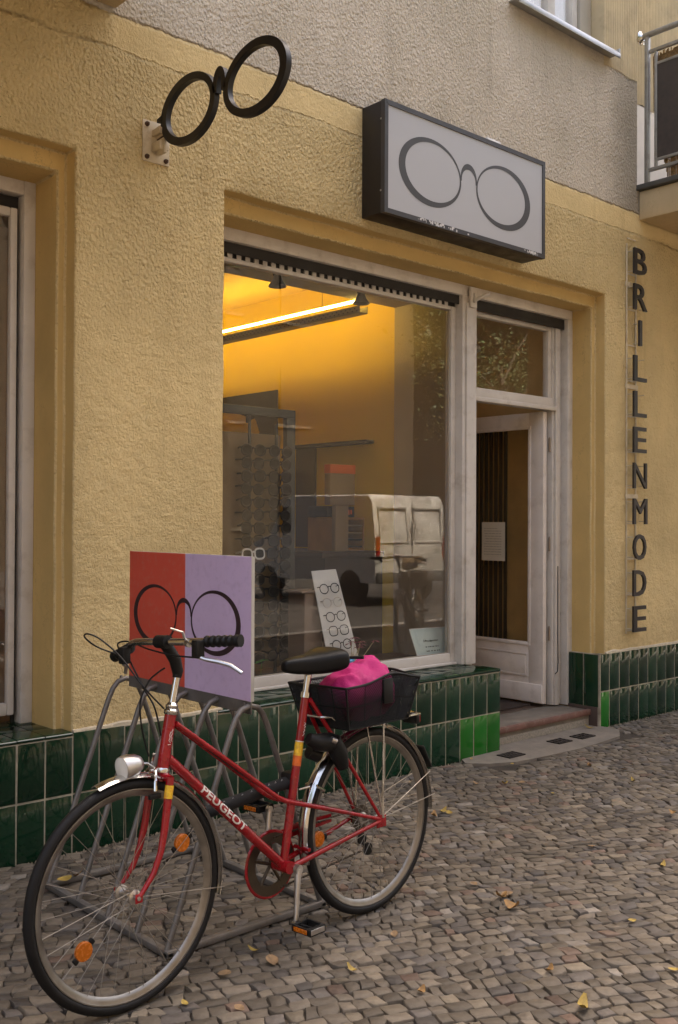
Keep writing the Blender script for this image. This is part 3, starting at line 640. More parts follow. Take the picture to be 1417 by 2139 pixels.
# left bay window
q = MB(); q.bev(.157, .212, .29, .36, .506, 2.912, .005); q.bev(-1.6, .158, .292, .36, 2.85, 2.912, .005); LWF = q.build('window_frame', M_WHITE, BLD)
q = MB(); q.box(.14, .1575, .352, .362, .506, 2.85); q.box(-1.6, .14, .352, .362, 2.79, 2.85); q.build('gap', M_DARK, LWF, smooth=False)
q = MB(); q.bev(.106, .1385, .315, .35, .545, 2.79, .007); q.bev(-1.6, .1065, .317, .35, .545, .60, .007); q.bev(-1.6, .1065, .317, .35, 2.75, 2.79, .007); LS = q.build('shop_window', M_WHITE, BLD)
q = MB(); q.box(-1.6, .110, .333, .339, .595, 2.755); q.build('pane', M_GLASS, LS, smooth=False)

# ------------------------------------------------------------------ inside the shop
q = MB(); q.box(-4, 4.4, 6.6, 6.7, 0, 3.3); q.box(3.25, 3.31, 1.0, 3.4, 0, 3.3); q.box(-4.1, -4, .42, 6.6, 0, 3.3); q.build('interior_wall', M_YWALL, BLD, smooth=False)
q = MB(); q.box(-4, 3.3, .42, 6.65, 3.19, 3.3); q.build('ceiling', M_CEIL, BLD, smooth=False)
q = MB(); q.box(-4, 3.24, .36, 6.65, .05, .10); q.box(3.24, 5.2, .36, 6.6, .05, .115); q.build('floor', M_FLOOR, BLD, smooth=False)
q = MB(); q.box(3.215, 3.251, .35, 1.0, .1, 3.2); q.box(-4, 3.215, .40, 1.0, 2.90, 3.2); q.build('niche_lining', M_OLIVE, BLD, smooth=False)
q = MB(); q.box(3.311, 3.33, .43, 3.4, .1, 3.3); q.box(4.32, 4.4, .43, 6.6, .1, 3.3); q.box(3.3, 4.4, .43, 6.6, 3.1, 3.3); q.build('corridor_wall', M_CORR, BLD, smooth=False)
q = MB(); q.box(.30, 1.0, .30, .40, 0, 3.2); q.box(-4, -1.5, .30, .40, 0, 3.2); q.box(-4, 5, .43, .45, 3.19, 3.6); q.build('inner_pier', M_OLIVE, BLD, smooth=False)
q = MB(); q.box(1.06, 3.215, .42, 1.0, .46, .50); q.build('display_platform', mat('display_platform', (.14, .09, .06), .5, var=.2), BLD, smooth=False)
q = MB(); q.box(-1.6, .25, .42, .95, .46, .50); q.build('display_platform', bpy.data.materials['display_platform'], BLD, smooth=False)
q = MB(); q.box(-1.6, .9, 1.0, 1.03, .1, 2.9); q.build('display_back', mat('display_back', (.28, .17, .09), .8), BLD, smooth=False)

# ================================================================== SIGNS
# light box
LB = thing('light_box_sign', 'dark framed light box with a pair of round spectacles over the shop window', 'sign', (2.64, 0, 3.043))
x0, x1, y0, z0, z1 = 1.94, 3.345, -.18, 3.043, 3.645
q = MB(); q.bev(x0 + .002, x1 - .002, y0 + .012, -.002, z0 + .002, z1 - .002, .003); q.build('casing', M_BOXS, LB)
q = MB(); fwd = .026
q.prism([(x0, z0), (x1, z0), (x1 - fwd, z0 + fwd), (x0 + fwd, z0 + fwd)], lambda x, z: (x, y0, z), (0, .03, 0)); q.prism([(x0, z1), (x0 + fwd, z1 - fwd), (x1 - fwd, z1 - fwd), (x1, z1)], lambda x, z: (x, y0, z), (0, .03, 0))
q.prism([(x0, z0), (x0 + fwd, z0 + fwd), (x0 + fwd, z1 - fwd), (x0, z1)], lambda x, z: (x, y0 + .0006, z), (0, .03, 0)); q.prism([(x1, z0), (x1, z1), (x1 - fwd, z1 - fwd), (x1 - fwd, z0 + fwd)], lambda x, z: (x, y0 + .0006, z), (0, .03, 0)); q.build('frame', M_BOXF, LB, smooth=False)
q = MB(); q.box(x0 + .02, x1 - .02, y0 + .006, y0 + .011, z0 + .02, z1 - .02); PN = q.build('panel', M_OPAL, LB, smooth=False)
q = MB(); logo(q, (2.304, 3.336), (2.944, 3.332), .254, .187, .050, .011, lambda x, z: (x, y0 + .0045, z), (0, .001, 0), .62, .57); q.build('spectacles_emblem', M_LOGO, PN, smooth=False)
q = MB()
for k in range(70):
    x = random.choice((random.gauss(2.30, .05), random.gauss(2.42, .07), random.gauss(3.22, .035))); w = random.uniform(.002, .016); h = random.uniform(.003, .014); z = z0 + .027 - random.uniform(0, .014)
    q.box(x, x + w, y0 - .0009 - .00001 * k, y0 - .0002, z - h, z)
q.build('flaked_paint', M_PEEL, LB, smooth=False)
q = MB(); q.bev(2.93, 3.06, -.06, -.012, z1 - .003, z1 + .085, .006); q.build('conduit_box', mat('white_conduit', (.7, .68, .65), .5), LB)
q = MB()
for z in (z0 + .12, z1 - .10): q.lathe([(0, 0), (.006, 0), (.005, .004), (0, .005)], (x0 + .002, y0 + .03, z), (-1, 0, 0), 8)
q.build('screw', M_ZINC, LB)
# projecting spectacles sign
PS = thing('projecting_spectacles_sign', 'big black spectacles sign standing out from the wall on a cream plate', 'sign', (.647, 0, 3.03))
q = MB(); q.bev(.576, .718, -.008, 0, 3.03, 3.217, .002); PLT = q.build('wall_plate', M_CREAMP, PS)
q = MB()
for x in (.597, .697):
    for z in (3.05, 3.197): MB().lathe([(0, 0), (.011, .0), (.011, .007), (.006, .009), (.006, .016), (0, .017)], (x, -.008, z), (0, -1, 0), 10).build('bolt', M_RUST, PLT)
q = MB(); q.bev(.622, .672, -.075, -.008, 3.145, 3.175, .003); q.bev(.622, .672, -.075, -.008, 3.075, 3.115, .003); q.bev(.638, .656, -.085, -.02, 3.06, 3.19, .003); q.build('bracket', M_CREAMP, PS)
q = MB(); q.tube([(.647, -.03, 3.128), (.647, -.115, 3.135)], .011, 8); q.tube([(.665, -.04, 3.128), (.665, -.06, 3.128)], .014, 6); q.build('clamp_bolt', M_RUST, PS)
X = .635; fnp = lambda y, z: (X, -y, z)
q = MB(); logo(q, (.270, 3.198), (.746, 3.185), .208, .150, .043, .034, fnp, (.026, 0, 0), .75, .66); q.prism([(.03, 3.205), (.075, 3.19), (.075, 3.23), (.03, 3.22)], fnp, (.024, 0, 0)); q.build('spectacles', M_BLACK, PS)
# vertical letters
VS = thing('vertical_letter_sign', 'dark metal letters reading BRILLENMODE down a thin cream ladder on the right wall', 'sign', (4.63, 0, .62))
q = MB()
for x in (4.545, 4.665): q.bev(x - .006, x + .006, -.012, -.004, .62, 3.40, .001, 1)
for k in range(12): z = .64 + k * .2545 + (.0 if k else 0); q.bev(4.551, 4.659, -.011, -.005, z - .005, z + .005, .001, 1)
for z in (2.385, 1.60, 3.115): q.bev(4.53, 4.69, -.013, -.0035, z - .02, z + .012, .001, 1)
q.build('carrier', M_CREAMP, VS)
zt = 3.362
for k, ch in enumerate('BRILLENMODE'):
    vs, fs, w, h = text_mesh(ch, 0. if ch in 'MN' else .006, .5); W = {'I': .034, 'M': .178, 'N': .172}.get(ch, .166 if ch != 'R' else .174); H = .183; z = zt - k * .2545 - H; xo = 4.547 + (.07 if ch == 'I' else 0)
    q = MB(); q.add([(xo + v[0] / w * W, -.062 + (-.5 - v[2]) * .0 + (v[2] * .016), z + v[1] / h * H) for v in vs], fs); o = q.build('letter', M_LETTER, VS, smooth=False)
    for xx, zz in ((xo + .012, z + .02), (xo + .012, z + H - .02), (xo + max(.012, W - .014), z + .02), (xo + max(.012, W - .014), z + H - .02)): MB().tube([(xx, -.056, zz), (xx, -.008, zz)], .0035, 6).build('spacer', M_CREAMP, o)

# ================================================================== BICYCLE RACK WITH BOARD
RK = thing('bicycle_rack', 'grey steel bicycle rack carrying a red and lilac spectacles board', 'bicycle rack', (.30, -.77, 0))
xl, xr, ya, yb = -.026, .628, -.358, -1.188; ym = (ya + yb) / 2
for nm, pts in (('base_bar', [(xl, ya, .014), (xl, yb, .014)]), ('base_bar', [(xr, ya, .014), (xr, yb, .014)]), ('base_bar', [(xl, yb, .015), (xr, yb, .015)]), ('base_bar', [(xl, ya, .015), (xr, ya, .015)])):
    q = MB(); a, b = pts
    q.bev(min(a[0], b[0]) - .014, max(a[0], b[0]) + .014, min(a[1], b[1]) - .014, max(a[1], b[1]) + .014, .002 + (.0015 if a[1] == b[1] else 0), .026 + (.0015 if a[1] == b[1] else 0), .006); q.build(nm, M_RACK, RK)
prof = [(xl, .022), (.19, .605), (.222, .69), (.243, .735), (.265, .76), (.3, .770), (.337, .76), (.359, .735), (.38, .69), (.412, .605), (xr, .022)]
for k in range(5):
    y = [-.358, -.59, -.80, -.995, -1.180][k]; q = MB(); q.tube([(x, y, z) for x, z in prof], .0105, 10); h = q.build('hoop', M_RACK, RK)
    p = MB(); p.lathe([(0, 0), (.009, 0), (.008, .006), (0, .008)], (.2945, y + (.02 if k == 0 else -.0 if k < 4 else .02), .772), (-1, 0, 0), 8); p.build('bolt', M_RACK, h)
q = MB(); q.bev(.297, .303, yb - .005, ya - .03, .742, .792, .0015, 1); q.build('ridge_bar', M_RACK, RK)
q = MB(); q.box(.2965, .3095, yb - .006, ya - .035, .786, 1.284); BRD = q.build('sign_board', M_SIGNE, RK, smooth=False); tag(BRD, 'board half red, half lilac with black spectacles')
q = MB(); q.box(.2948, .2964, -.79, ya - .0365, .7865, 1.2835); q.build('red_half', M_SIGNR, BRD, smooth=False)
q = MB(); q.box(.2949, .2964, yb - .0045, -.7905, .7865, 1.2835); q.build('lilac_half', M_SIGNL, BRD, smooth=False)
q = MB(); logo(q, (.582, 1.043), (.983, 1.040), .153, .117, .026, .007, lambda y, z: (.2936, -y, z), (.0008, 0, 0), .62, .56); q.build('spectacles_emblem', M_LOGO2, BRD, smooth=False)

# ================================================================== BICYCLE
HR, WB, R = .328, 1.04, .328
def wheel(parent, hx, m_ref, refs):
    c = Vector((hx, 0, HR)); q = MB(); q.lathe([(.297, .013), (.297, .011), (.290, .008), (.283, .0065), (.277, 0), (.283, -.0065), (.290, -.008), (.297, -.011), (.297, -.013), (.3005, -.013), (.2985, 0), (.3005, .013)], c, (0, 1, 0), 96, True); W = q.build('wheel', M_RIM, parent)
    q = MB(); q.lathe([(.311 + .0175 * math.cos(a) * (1.0 if math.cos(a) > 0 else .75), .0165 * math.sin(a)) for a in [2 * PI * k / 14 for k in range(14)]], c, (0, 1, 0), 96, True); T = q.build('tyre', M_RUBBER, W)
    q = MB(); q.lathe([(0, .058), (.006, .058), (.006, .042), (.012, .040), (.021, .036), (.021, .030), (.011, .026), (.010, 0), (.011, -.026), (.021, -.030), (.021, -.036), (.012, -.040), (.006, -.042), (.006, -.058), (0, -.058)], c, (0, 1, 0), 20); q.build('hub', M_ALU, W)
    ms = []
    for s in (-1, 1):
        for d in (-1, 1):
            a = d * rad(62); q = MB(); q.tube([(.0195 * math.cos(a), s * .033, .0195 * math.sin(a)), (.284, s * .003, 0)], .00105, 5, caps=False); me = q.mesh('spoke'); me.materials.append(M_SPOKE); ms.append(me)
    for k in range(36): o = inst(ms[k % 4], 'spoke', W, c); o.rotation_euler = (0, -2 * PI * k / 36, 0)
    for (x, z) in refs:
        q = MB(); p = Vector((x, 0, z)); d = (p - c).normalized(); n = Vector((0, 1, 0)); t = d.cross(n)
        q.lathe([(0, .006), (.025, .006), (.027, .004), (.027, -.004), (.025, -.006), (0, -.006)], p, (0, 1, 0), 20); rf = q.build('reflector', m_ref, W)
        q = MB(); Mx = Matrix((t, n, d)).transposed().to_4x4(); Mx.translation = p; q.bev(-.009, .009, -.005, .005, -.040, -.0275, .002, 1, Mx); q.bev(-.009, .009, -.005, .005, .0275, .040, .002, 1, Mx); q.build('clip', M_PLASTIC, rf)
    return W
def guard(parent, hx, r, a0, a1):
    q = MB(); secs = []; n = 48
    for i in range(n + 1):
        a = rad(a0 + (a1 - a0) * i / n); d = Vector((math.cos(a), 0, math.sin(a))); c = Vector((hx, 0, HR)); s = []
        for k in range(9): b = -1 + k / 4; s.append(c + d * (r - .011 * b * b) + Vector((0, .0235 * b, 0)))
        for k in range(8, -1, -1): b = -1 + k / 4; s.append(c + d * (r - .0013 - .011 * b * b) + Vector((0, .0225 * b, 0)))
        secs.append(s)
    q.loft(secs); return q.build('mudguard', M_CHROME, parent)
def bicycle(label, cat, paint, bag_side=True, letters=True):
    B = thing('bicycle', label, 'bicycle')
    W1 = wheel(B, 0, M_AMBER, [(.262, .315)]); W2 = wheel(B, WB, M_AMBER, [(1.187, .209), (.843, .432)])
    V = lambda x, y, z: (x, y, z); bb = V(.428, 0, .264); st = V(.308, 0, .816)
    q = MB(); q.tube([bb, st], .0145, 14); q.tube([V(.893, 0, .695), bb], .0158, 14); q.tube([V(.910, 0, .668), V(.877, 0, .826)], .018, 16)
    for s in (-1, 1):
        q.tube([V(.866, s * .009, .795), V(.66, s * .016, .643), V(.49, s * .026, .514), V(.465, s * .028, .497), V(.44, s * .030, .484), V(.40, s * .033, .470), V(.2, s * .050, .405), V(.012, s * .063, .342)], [.0085] * 6 + [.0075, .006], 10)
        q.tube([V(.303, s * .017, .795), V(.20, s * .035, .645), V(.008, s * .063, .345)], [.008, .0078, .006], 10); q.tube([V(.42, s * .028, .262), V(.30, s * .037, .283), V(.012, s * .063, .334)], [.010, .0092, .007], 10)
        q.bev(-.02, .03, s * .063 - .0025, s * .063 + .0025, .312, .356, .002)
    q.tube([V(.428, -.036, .264), V(.428, .036, .264)], .021, 18); q.tube([V(.303, -.017, .797), V(.303, .017, .797)], .008, 8); q.tube([V(.34, -.036, .302), V(.34, .036, .302)], .007, 8)
    F = q.build('frame', paint, B)
    ax = Vector((.877 - .910, 0, .826 - .668)).normalized()
    q = MB(); q.lathe([(.0195, -.004), (.022, .0), (.022, .008), (.017, .014), (.019, .018), (.019, .024), (.012, .032), (.0, .034)], (.877, 0, .826), ax, 18); q.build('headset', M_CHROME, F); q = MB(); q.lathe([(.0, .0), (.021, .0), (.021, .008), (.0185, .013), (0, .013)], Vector((.910, 0, .668)) - ax * .012, ax, 18); q.build('headset', M_CHROME, F)
    if letters:   # decals
        vs, fs, w, h = text_mesh('PEUGEOT', .022, 0., 4); a = Vector((.772, 0, .583)); d = Vector((.428 - .893, 0, .264 - .695)).normalized(); up_ = Vector((-d.z, 0, d.x)); up_ = -up_ if up_.z < 0 else up_; q = MB(); Lh = .235; out = []
        for v in vs: g = (v[1] / h - .5) * .027; ph = g / .0164 + .12; out.append(a + d * (v[0] / w * Lh) + Vector((0, .0164 * math.cos(ph), 0)) + up_ * (.0164 * math.sin(ph)))
        q.add(out, fs); q.build('lettering', M_WDEC, F, smooth=False, fix=False)
        def sleeve(p0, p1, r): q = MB(); q.tube([p0, p1], r, 16, caps=False); return q
        ds = Vector(st) - Vector(bb); at = lambda t: Vector(bb) + ds * t
        sleeve(at(.715), at(.665), .0148).build('decal_band', M_YDEC, F); sleeve(at(.665), at(.635), .0148).build('decal_band', M_YDEC, F); sleeve(at(.635), at(.575), .01485).build('decal_band', M_ODEC, F); sleeve(at(.722), at(.716), .0149).build('decal_band', M_WDEC, F)
        vs, fs, w, h = text_mesh('Sb', -.02)
        q = MB(); ups = ds.normalized(); c0 = at(.79)
        for (pts) in ([(-.004, -.02), (.003, -.014), (-.003, -.008), (.004, -.002), (-.002, .003)], [(.0, .006), (.005, .01), (-.003, .014), (.004, .019), (-.002, .024)]):
            q.tube([c0 + Vector((-b * 1.0, .0152 * math.cos(b / .015), 0)) + ups * hgt for b, hgt in pts], .0010, 5)
        q.build('script_decal', M_WDEC, F)
        hb = Vector((.910, 0, .668)).lerp(Vector((.877, 0, .826)), .55); q = MB(); ua = ax
        for pts in ([(.008, .022), (.003, .026), (.0, .018), (.004, .012), (-.001, .006), (.005, .0), (.001, -.006), (.007, -.010)], [(-.003, .020), (-.006, .010), (-.003, .002), (-.006, -.006), (.0, -.012)], [(.002, -.018), (-.007, -.018)]):
            q.tube([hb + Vector((-b, .0185 * math.cos(b / .02), 0)) + ua * hgt for b, hgt in pts], .0009, 5)
        q.build('head_emblem', M_WDEC, F)
    # fork
    q = MB(); q.tube([V(.910, 0, .660), V(.916, 0, .63)], .017, 14); q.tube([V(.916, -.045, .640), V(.914, 0, .648), V(.916, .045, .640)], .0135, 12)
    for s in (-1, 1): q.tube([V(.916, s * .045, .648), V(.928, s * .047, .58), V(.942, s * .049, .50), V(.958, s * .051, .44), V(.985, s * .052, .385), V(1.035, s * .053, .330)], [.0125, .012, .011, .0098, .0085, .0065], 12); q.bev(1.025, 1.05, s * .053 - .002, s * .053 + .002, .314, .340, .0015)
    FK = q.build('fork', paint, B)
    if letters:
        for s in (-1, 1): q = MB(); q.tube([V(.9195, s * .0458, .625), V(.9265, s * .0467, .588)], .0130, 12, caps=False); q.build('decal_band', M_YDEC, FK)
    guard(B, WB, .345, 72, 194); guard(B, 0, .347, -14, 184)
    for s in (-1, 1):
        for pa, pb in ((V(1.035, s * .056, .332), V(.70, s * .026, .270)), (V(.0, s * .066, .35), V(-.32, s * .028, .45)), (V(.0, s * .066, .345), V(-.345, s * .028, .36))): MB().tube([pa, pb], .0016, 6).build('mudguard_stay', M_SPOKE, B)
    q = MB(); q.bev(-.005, .005, -.024, .024, -.05, .05, .004, 2, Matrix.Translation((-.316, 0, .505)) @ Matrix.Rotation(rad(28), 4, 'Y')); q.build('mudflap', M_PLASTIC, B)
    # stem, bar, grips, levers
    q = MB(); q.tube([V(.872, 0, .85), V(.846, 0, .955)], .0112, 14); q.build('stem_quill', M_CHROME, B)
    q = MB(); q.lathe([(0, 0), (.014, 0), (.016, .02), (.014, .03), (0, .03)], (.852, 0, .93), ax, 14); q.tube([V(.848, 0, .945), V(.858, 0, .985), V(.886, 0, 1.025), V(.9, 0, 1.040)], [.017, .019, .018, .017], 12); q.tube([V(.902, -.026, 1.042), V(.902, .026, 1.044)], .020, 16); q.build('stem', M_PLASTIC, B)
    barp = [V(.882, -.20, 1.012), V(.898, -.17, 1.028), V(.905, -.13, 1.036), V(.904, -.05, 1.041), V(.902, .0, 1.043), V(.897, .08, 1.046), V(.885, .17, 1.050), V(.862, .255, 1.054)]
    q = MB(); q.tube(barp, .0112, 12); BAR = q.build('handlebar', M_CHROME, B)
    def grip(a, b, name='grip'):
        a = Vector(a); b = Vector(b); q = MB(); n = 26; q.tube([a.lerp(b, i / n) for i in range(n + 1)], [.0165 + .0016 * math.sin(i * 1.45) + (.002 if i > n - 3 else 0) for i in range(n + 1)], 12); return q.build(name, M_PLASTIC, BAR)
    grip((.882, .18, 1.0505), (.848, .295, 1.056)); grip((.884, -.195, 1.013), (.872, -.30, .978))
    def lever(y, s, zo):
        q = MB(); q.bev(.895, .925, y - .014, y + .014, zo - .045, zo + .008, .005); q.build('lever_mount', M_PLASTIC, BAR)
        q = MB(); q.tube([(.918, y, zo - .038), (.90, y + s * .02, zo - .048), (.873, y + s * .045, zo - .056), (.853, y + s * .075, zo - .066), (.836, y + s * .105, zo - .088)], [.0055, .006, .0065, .006, .0055], 8); q.build('brake_lever', M_ALU, BAR)
    lever(.178, 1, 1.05); lever(-.19, -1, 1.01)
    q = MB(); q.tube([(.898, .10, 1.058), (.905, .10, 1.078)], .004, 8); q.tube([(.905, .10, 1.076), (.93, .075, 1.088)], .003, 6); q.lathe([(0, 0), (.012, 0), (.013, .012), (0, .014)], (.897, .11, 1.044), (0, 1, 0), 10); q.build('shifter', M_ALU, BAR)
    def cable(pts, r=.0027): 
        P = [Vector(p) for p in pts]; o = []
        for i in range(len(P) - 1):
            p0 = P[max(i - 1, 0)]; p1 = P[i]; p2 = P[i + 1]; p3 = P[min(i + 2, len(P) - 1)]
            for k in range(6):
                t = k / 6; o.append(.5 * ((2 * p1) + (p2 - p0) * t + (2 * p0 - 5 * p1 + 4 * p2 - p3) * t * t + (-p0 + 3 * p1 - 3 * p2 + p3) * t ** 3))
        o.append(P[-1]); q = MB(); q.tube(o, r, 6); return q.build('cable', M_PLASTIC, B)
    cable([(.894, -.22, .985), (.954, -.27, 1.016), (1.013, -.25, 1.052), (1.025, -.22, 1.066), (.999, -.2, 1.053), (.963, -.17, 1.014), (.955, -.12, .977), (.932, -.06, .906), (.88, -.03, .837)])
    cable([(.886, -.24, .99), (.901, -.24, 1.024), (.886, -.2, 1.032), (.918, -.05, 1.019), (.925, .08, 1.009), (.922, .175, 1.008)])
    cable([(.896, 0, .964), (.915, -.01, .951), (.943, -.02, .925), (.973, -.02, .865), (.966, -.02, .779), (.945, -.02, .705)])
    cable([(.877, -.22, .982), (.904, -.1, .897), (.92, -.03, .857), (.907, -.026, .812), (.90, -.02, .76)])
    cable([(.87, .0, .80), (.70, .016, .660), (.52, .022, .53)], .002)
    # front brake caliper and headlamp
    q = MB(); q.tube([(.935, 0, .672), (.95, .018, .668), (.962, .036, .645), (.966, .040, .615)], .0055, 8); q.tube([(.935, 0, .672), (.95, -.018, .668), (.962, -.036, .645), (.966, -.040, .615)], .0055, 8); q.tube([(.912, 0, .665), (.955, 0, .668)], .005, 8); q.tube([(.95, .0, .69), (.955, .02, .72)], .004, 8); q.build('brake_caliper', M_CHROME, B)
    q = MB()
    for s in (-1, 1): q.bev(.945, .985, s * .034 - .006, s * .034 + .006, .592, .606, .002)
    q.build('brake_pad', M_PLASTIC, B)
    q = MB(); q.tube([(.286, -.03, .50), (.276, .0, .512), (.286, .03, .50)], .0055, 8); q.tube([(.286, .03, .50), (.262, .034, .487), (.25, .02, .480)], .005, 8); q.tube([(.35, 0, .50), (.262, 0, .502)], .004, 8); q.build('brake_caliper', M_CHROME, B)
    q = MB(); q.tube([(.94, 0, .672), (.965, 0, .69), (.99, 0, .695)], .0045, 8); q.lathe([(0, 0), (.010, 0), (.021, .006), (.030, .022), (.0345, .045), (.0355, .062), (.0335, .070), (0, .070)], (.985, 0, .697), (1, 0, -.10), 22); HL = q.build('headlamp', M_ALU, B)
    q = MB(); q.lathe([(0, .004), (.02, .003), (.032, 0), (0, 0)], (1.0555, 0, .69), (1, 0, -.10), 20); q.build('lens', mat('lamp_lens', (.7, .68, .62), .15), HL)
    # saddle and post
    q = MB(); q.tube([st, V(.293, 0, .888)], .0122, 14); q.lathe([(.0, 0), (.018, 0), (.018, .018), (0, .018)], Vector(st) - Vector((-.0019, 0, .012)), Vector((-.12, 0, .552)), 12); q.build('seat_post', M_CHROME, B)
    q = MB(); q.bev(.27, .315, -.022, .022, .882, .902, .004)
    for s in (-1, 1): q.tube([(.395, s * .012, .912), (.34, s * .022, .893), (.25, s * .022, .893), (.19, s * .05, .912)], .0035, 8)
    q.build('seat_clamp', M_ALU, B)
    secs = []; data = [(.412, .010, .930, .910), (.406, .020, .940, .900), (.38, .029, .946, .892), (.34, .036, .948, .886), (.295, .048, .951, .882), (.255, .070, .958, .880), (.222, .088, .965, .882), (.195, .095, .969, .886), (.178, .092, .967, .893), (.168, .076, .958, .906)]
    for x, w, zt_, zb in data:
        s = []
        for k in range(20): a = 2 * PI * k / 20; ca, sa = math.cos(a), math.sin(a); s.append((x, w * abs(ca) ** .75 * (1 if ca >= 0 else -1), (zt_ + zb) / 2 + (zt_ - zb) / 2 * abs(sa) ** .55 * (1 if sa >= 0 else -1) - .004 * (ca * ca)))
        secs.append(s)
    q = MB(); q.loft(secs); sd = q.build('saddle', M_SADDLE, B); sd.modifiers.new('sub', 'SUBSURF').levels = 2; sd.modifiers['sub'].render_levels = 2
    # cranks, pedals, chainring, guard
    q = MB(); q.lathe([(.109, -.004), (.113, 0), (.109, .004), (.104, .004), (.104, -.004)], (.440, -.050, .262), (0, 1, 0), 48, True); RG = q.build('chainring_guard', paint, B)
    q = MB(); q.lathe([(.1035, -.0035), (.1035, .0035), (.070, .0035), (.070, -.0035)], (.440, -.049, .262), (0, 1, 0), 48, True)
    for k in range(5): a = rad(20 + 72 * k); q.tube([(.44, -.049, .262), (.44 + .076 * math.cos(a), -.049, .262 + .076 * math.sin(a))], .006, 6)
    q.build('chainring', M_CHAIN, B)
    def crank(y, dx, dz):
        q = MB(); s = 1 if y > 0 else -1; p0 = Vector((.432, y, .268)); p1 = p0 + Vector((dx, s * .012, dz)); q.tube([p0 - Vector((0, s * .008, 0)), p0 + Vector((0, s * .008, 0))], .0155, 14); q.tube([p0, p0.lerp(p1, .5), p1], [.0115, .0095, .009], 10); q.tube([p1 - Vector((0, s * .007, 0)), p1 + Vector((0, s * .007, 0))], .0115, 12); C = q.build('crank', M_ALU, B)
        q = MB(); q.tube([p1, p1 + Vector((0, s * .10, 0))], .005, 8); yy = p1.y + s * .058; q.bev(p1.x - .036, p1.x - .028, yy - .042, yy + .042, p1.z - .011, p1.z + .011, .002); q.bev(p1.x + .028, p1.x + .036, yy - .042, yy + .042, p1.z - .011, p1.z + .011, .002); q.bev(p1.x - .034, p1.x + .034, yy + s * .030, yy + s * .042, p1.z - .013, p1.z + .013, .002); q.bev(p1.x - .03, p1.x + .03, yy - s * .042, yy - s * .034, p1.z - .010, p1.z + .010, .002); P = q.build('pedal', M_PLASTIC, B)
        for sx in (-1, 1): q = MB(); xx = p1.x + sx * .0368; q.bev(xx - .0015, xx + .0015, yy - .030, yy + .030, p1.z - .007, p1.z + .007, .001, 1); q.build('reflector', M_AMBER, P)
        q = MB(); yo = yy + s * .0425; q.bev(p1.x - .03, p1.x + .03, yo - .001, yo + .001, p1.z - .008, p1.z + .008, .0005, 1); q.build('end_plate', M_ALU, P)
    crank(.076, .026, -.163); crank(-.076, -.026, .163)
    q = MB(); q.prism([(.49, .348), (.30, .372), (.14, .368), (.14, .340), (.30, .330), (.50, .322)], lambda x, z: (x, -.058, z), (0, .004, 0)); q.build('chain_guard', paint, B)
    q = MB()
    def chainrun(a, b, n):
        nonlocal q
        a = Vector(a); b = Vector(b)
        for k in range(n): p = a.lerp(b, (k + .5) / n); d = (b - a).normalized() * ((b - a).length / n * .42); q.tube([p - d, p + d], .0042 if k % 2 else .0032, 5)
    chainrun((.40, -.046, .176), (.0, -.046, .205), 34); q.build('chain', M_CHAIN, B); q = MB(); chainrun((.43, -.046, .348), (.0, -.046, .362), 34); q.build('chain', M_CHAIN, B)
    q = MB(); q.lathe([(.02, -.058), (.036, -.052), (.036, -.049), (.03, -.048), (.045, -.044), (.045, -.041), (.02, -.036)], (0, 0, HR), (0, 1, 0), 28); q.build('sprocket', M_CHAIN, B)
    q = MB(); q.tube([(.0, -.066, .32), (-.005, -.062, .28), (.0, -.05, .24)], .008, 8); q.lathe([(0, -.006), (.022, -.005), (.022, .005), (0, .006)], (-.008, -.047, .25), (0, 1, 0), 16); q.tube([(-.008, -.054, .25), (-.04, -.054, .205)], .006, 6); q.lathe([(0, -.006), (.022, -.005), (.022, .005), (0, .006)], (-.04, -.047, .205), (0, 1, 0), 16); q.build('derailleur', M_PLASTIC, B)
    # carrier, basket, tail light
    q = MB()
    for s in (-1, 1): q.tube([(.27, s * .03, .735), (.235, s * .05, .733), (.19, s * .06, .690), (-.10, s * .06, .684), (-.235, s * .055, .683), (-.245, 0, .683)], .0043, 8); q.tube([(-.02, s * .062, .684), (.0, s * .067, .345)], .004, 8); q.tube([(.07, s * .060, .686), (.004, s * .067, .36)], .0035, 8)
    q.tube([(.27, -.03, .735), (.27, .03, .735)], .0043, 8); q.tube([(.235, -.05, .733), (.235, .05, .733)], .0035, 6)
    for x in (.12, -.02, -.15): q.tube([(x, -.06, .686), (x, .06, .686)], .0035, 6)
    for y in (-.02, .02): q.tube([(.20, y, .692), (-.24, y, .684)], .003, 6)
    q.build('luggage_carrier', M_CHROME, B)
    bx0, bx1, by = -.135, .255, .14
    def rim(t, z): # outline point at height fraction
        k = .80 + .20 * z; cx = (bx0 + bx1) / 2; n = t * 4; e = int(n) % 4; f = n - int(n); hw = (bx1 - bx0) / 2 * k; hb = by * k
        c = [(hw, hb), (-hw, hb), (-hw, -hb), (hw, -hb)]; a = c[e]; b = c[(e + 1) % 4]; x = cx + a[0] + (b[0] - a[0]) * f; y = a[1] + (b[1] - a[1]) * f
        zr = .838 + (.028 * math.exp(-((f - .62) / .25) ** 2) if e == 0 else .02 * math.exp(-((f - .5) / .3) ** 2) if e in (1,) else 0)
        return Vector((x, y, .692 + (zr - .692) * z))
    q = MB(); q.tube([rim(k / 64, 1) for k in range(64)], .0048, 8, True); q.tube([rim(k / 64, .0) for k in range(64)], .0032, 6, True); q.tube([rim(k / 64, .52) for k in range(64)], .0022, 5, True)
    for k in range(16): q.tube([rim(k / 16, 0), rim(k / 16, 1)], .0022 if k % 4 else .0042, 5)
    BK = q.build('basket', M_PLASTIC, B)
    q = MB(); n = 176; hN = 16
    for k in range(n):
        for dr in (-1, 1):
            pts = []
            for i in range(0, hN + 1, 4):
                t = (k / n + dr * i / hN * .085) % 1; pts.append(rim(t, i / hN))
            q.tube(pts, .0016, 3, caps=False)
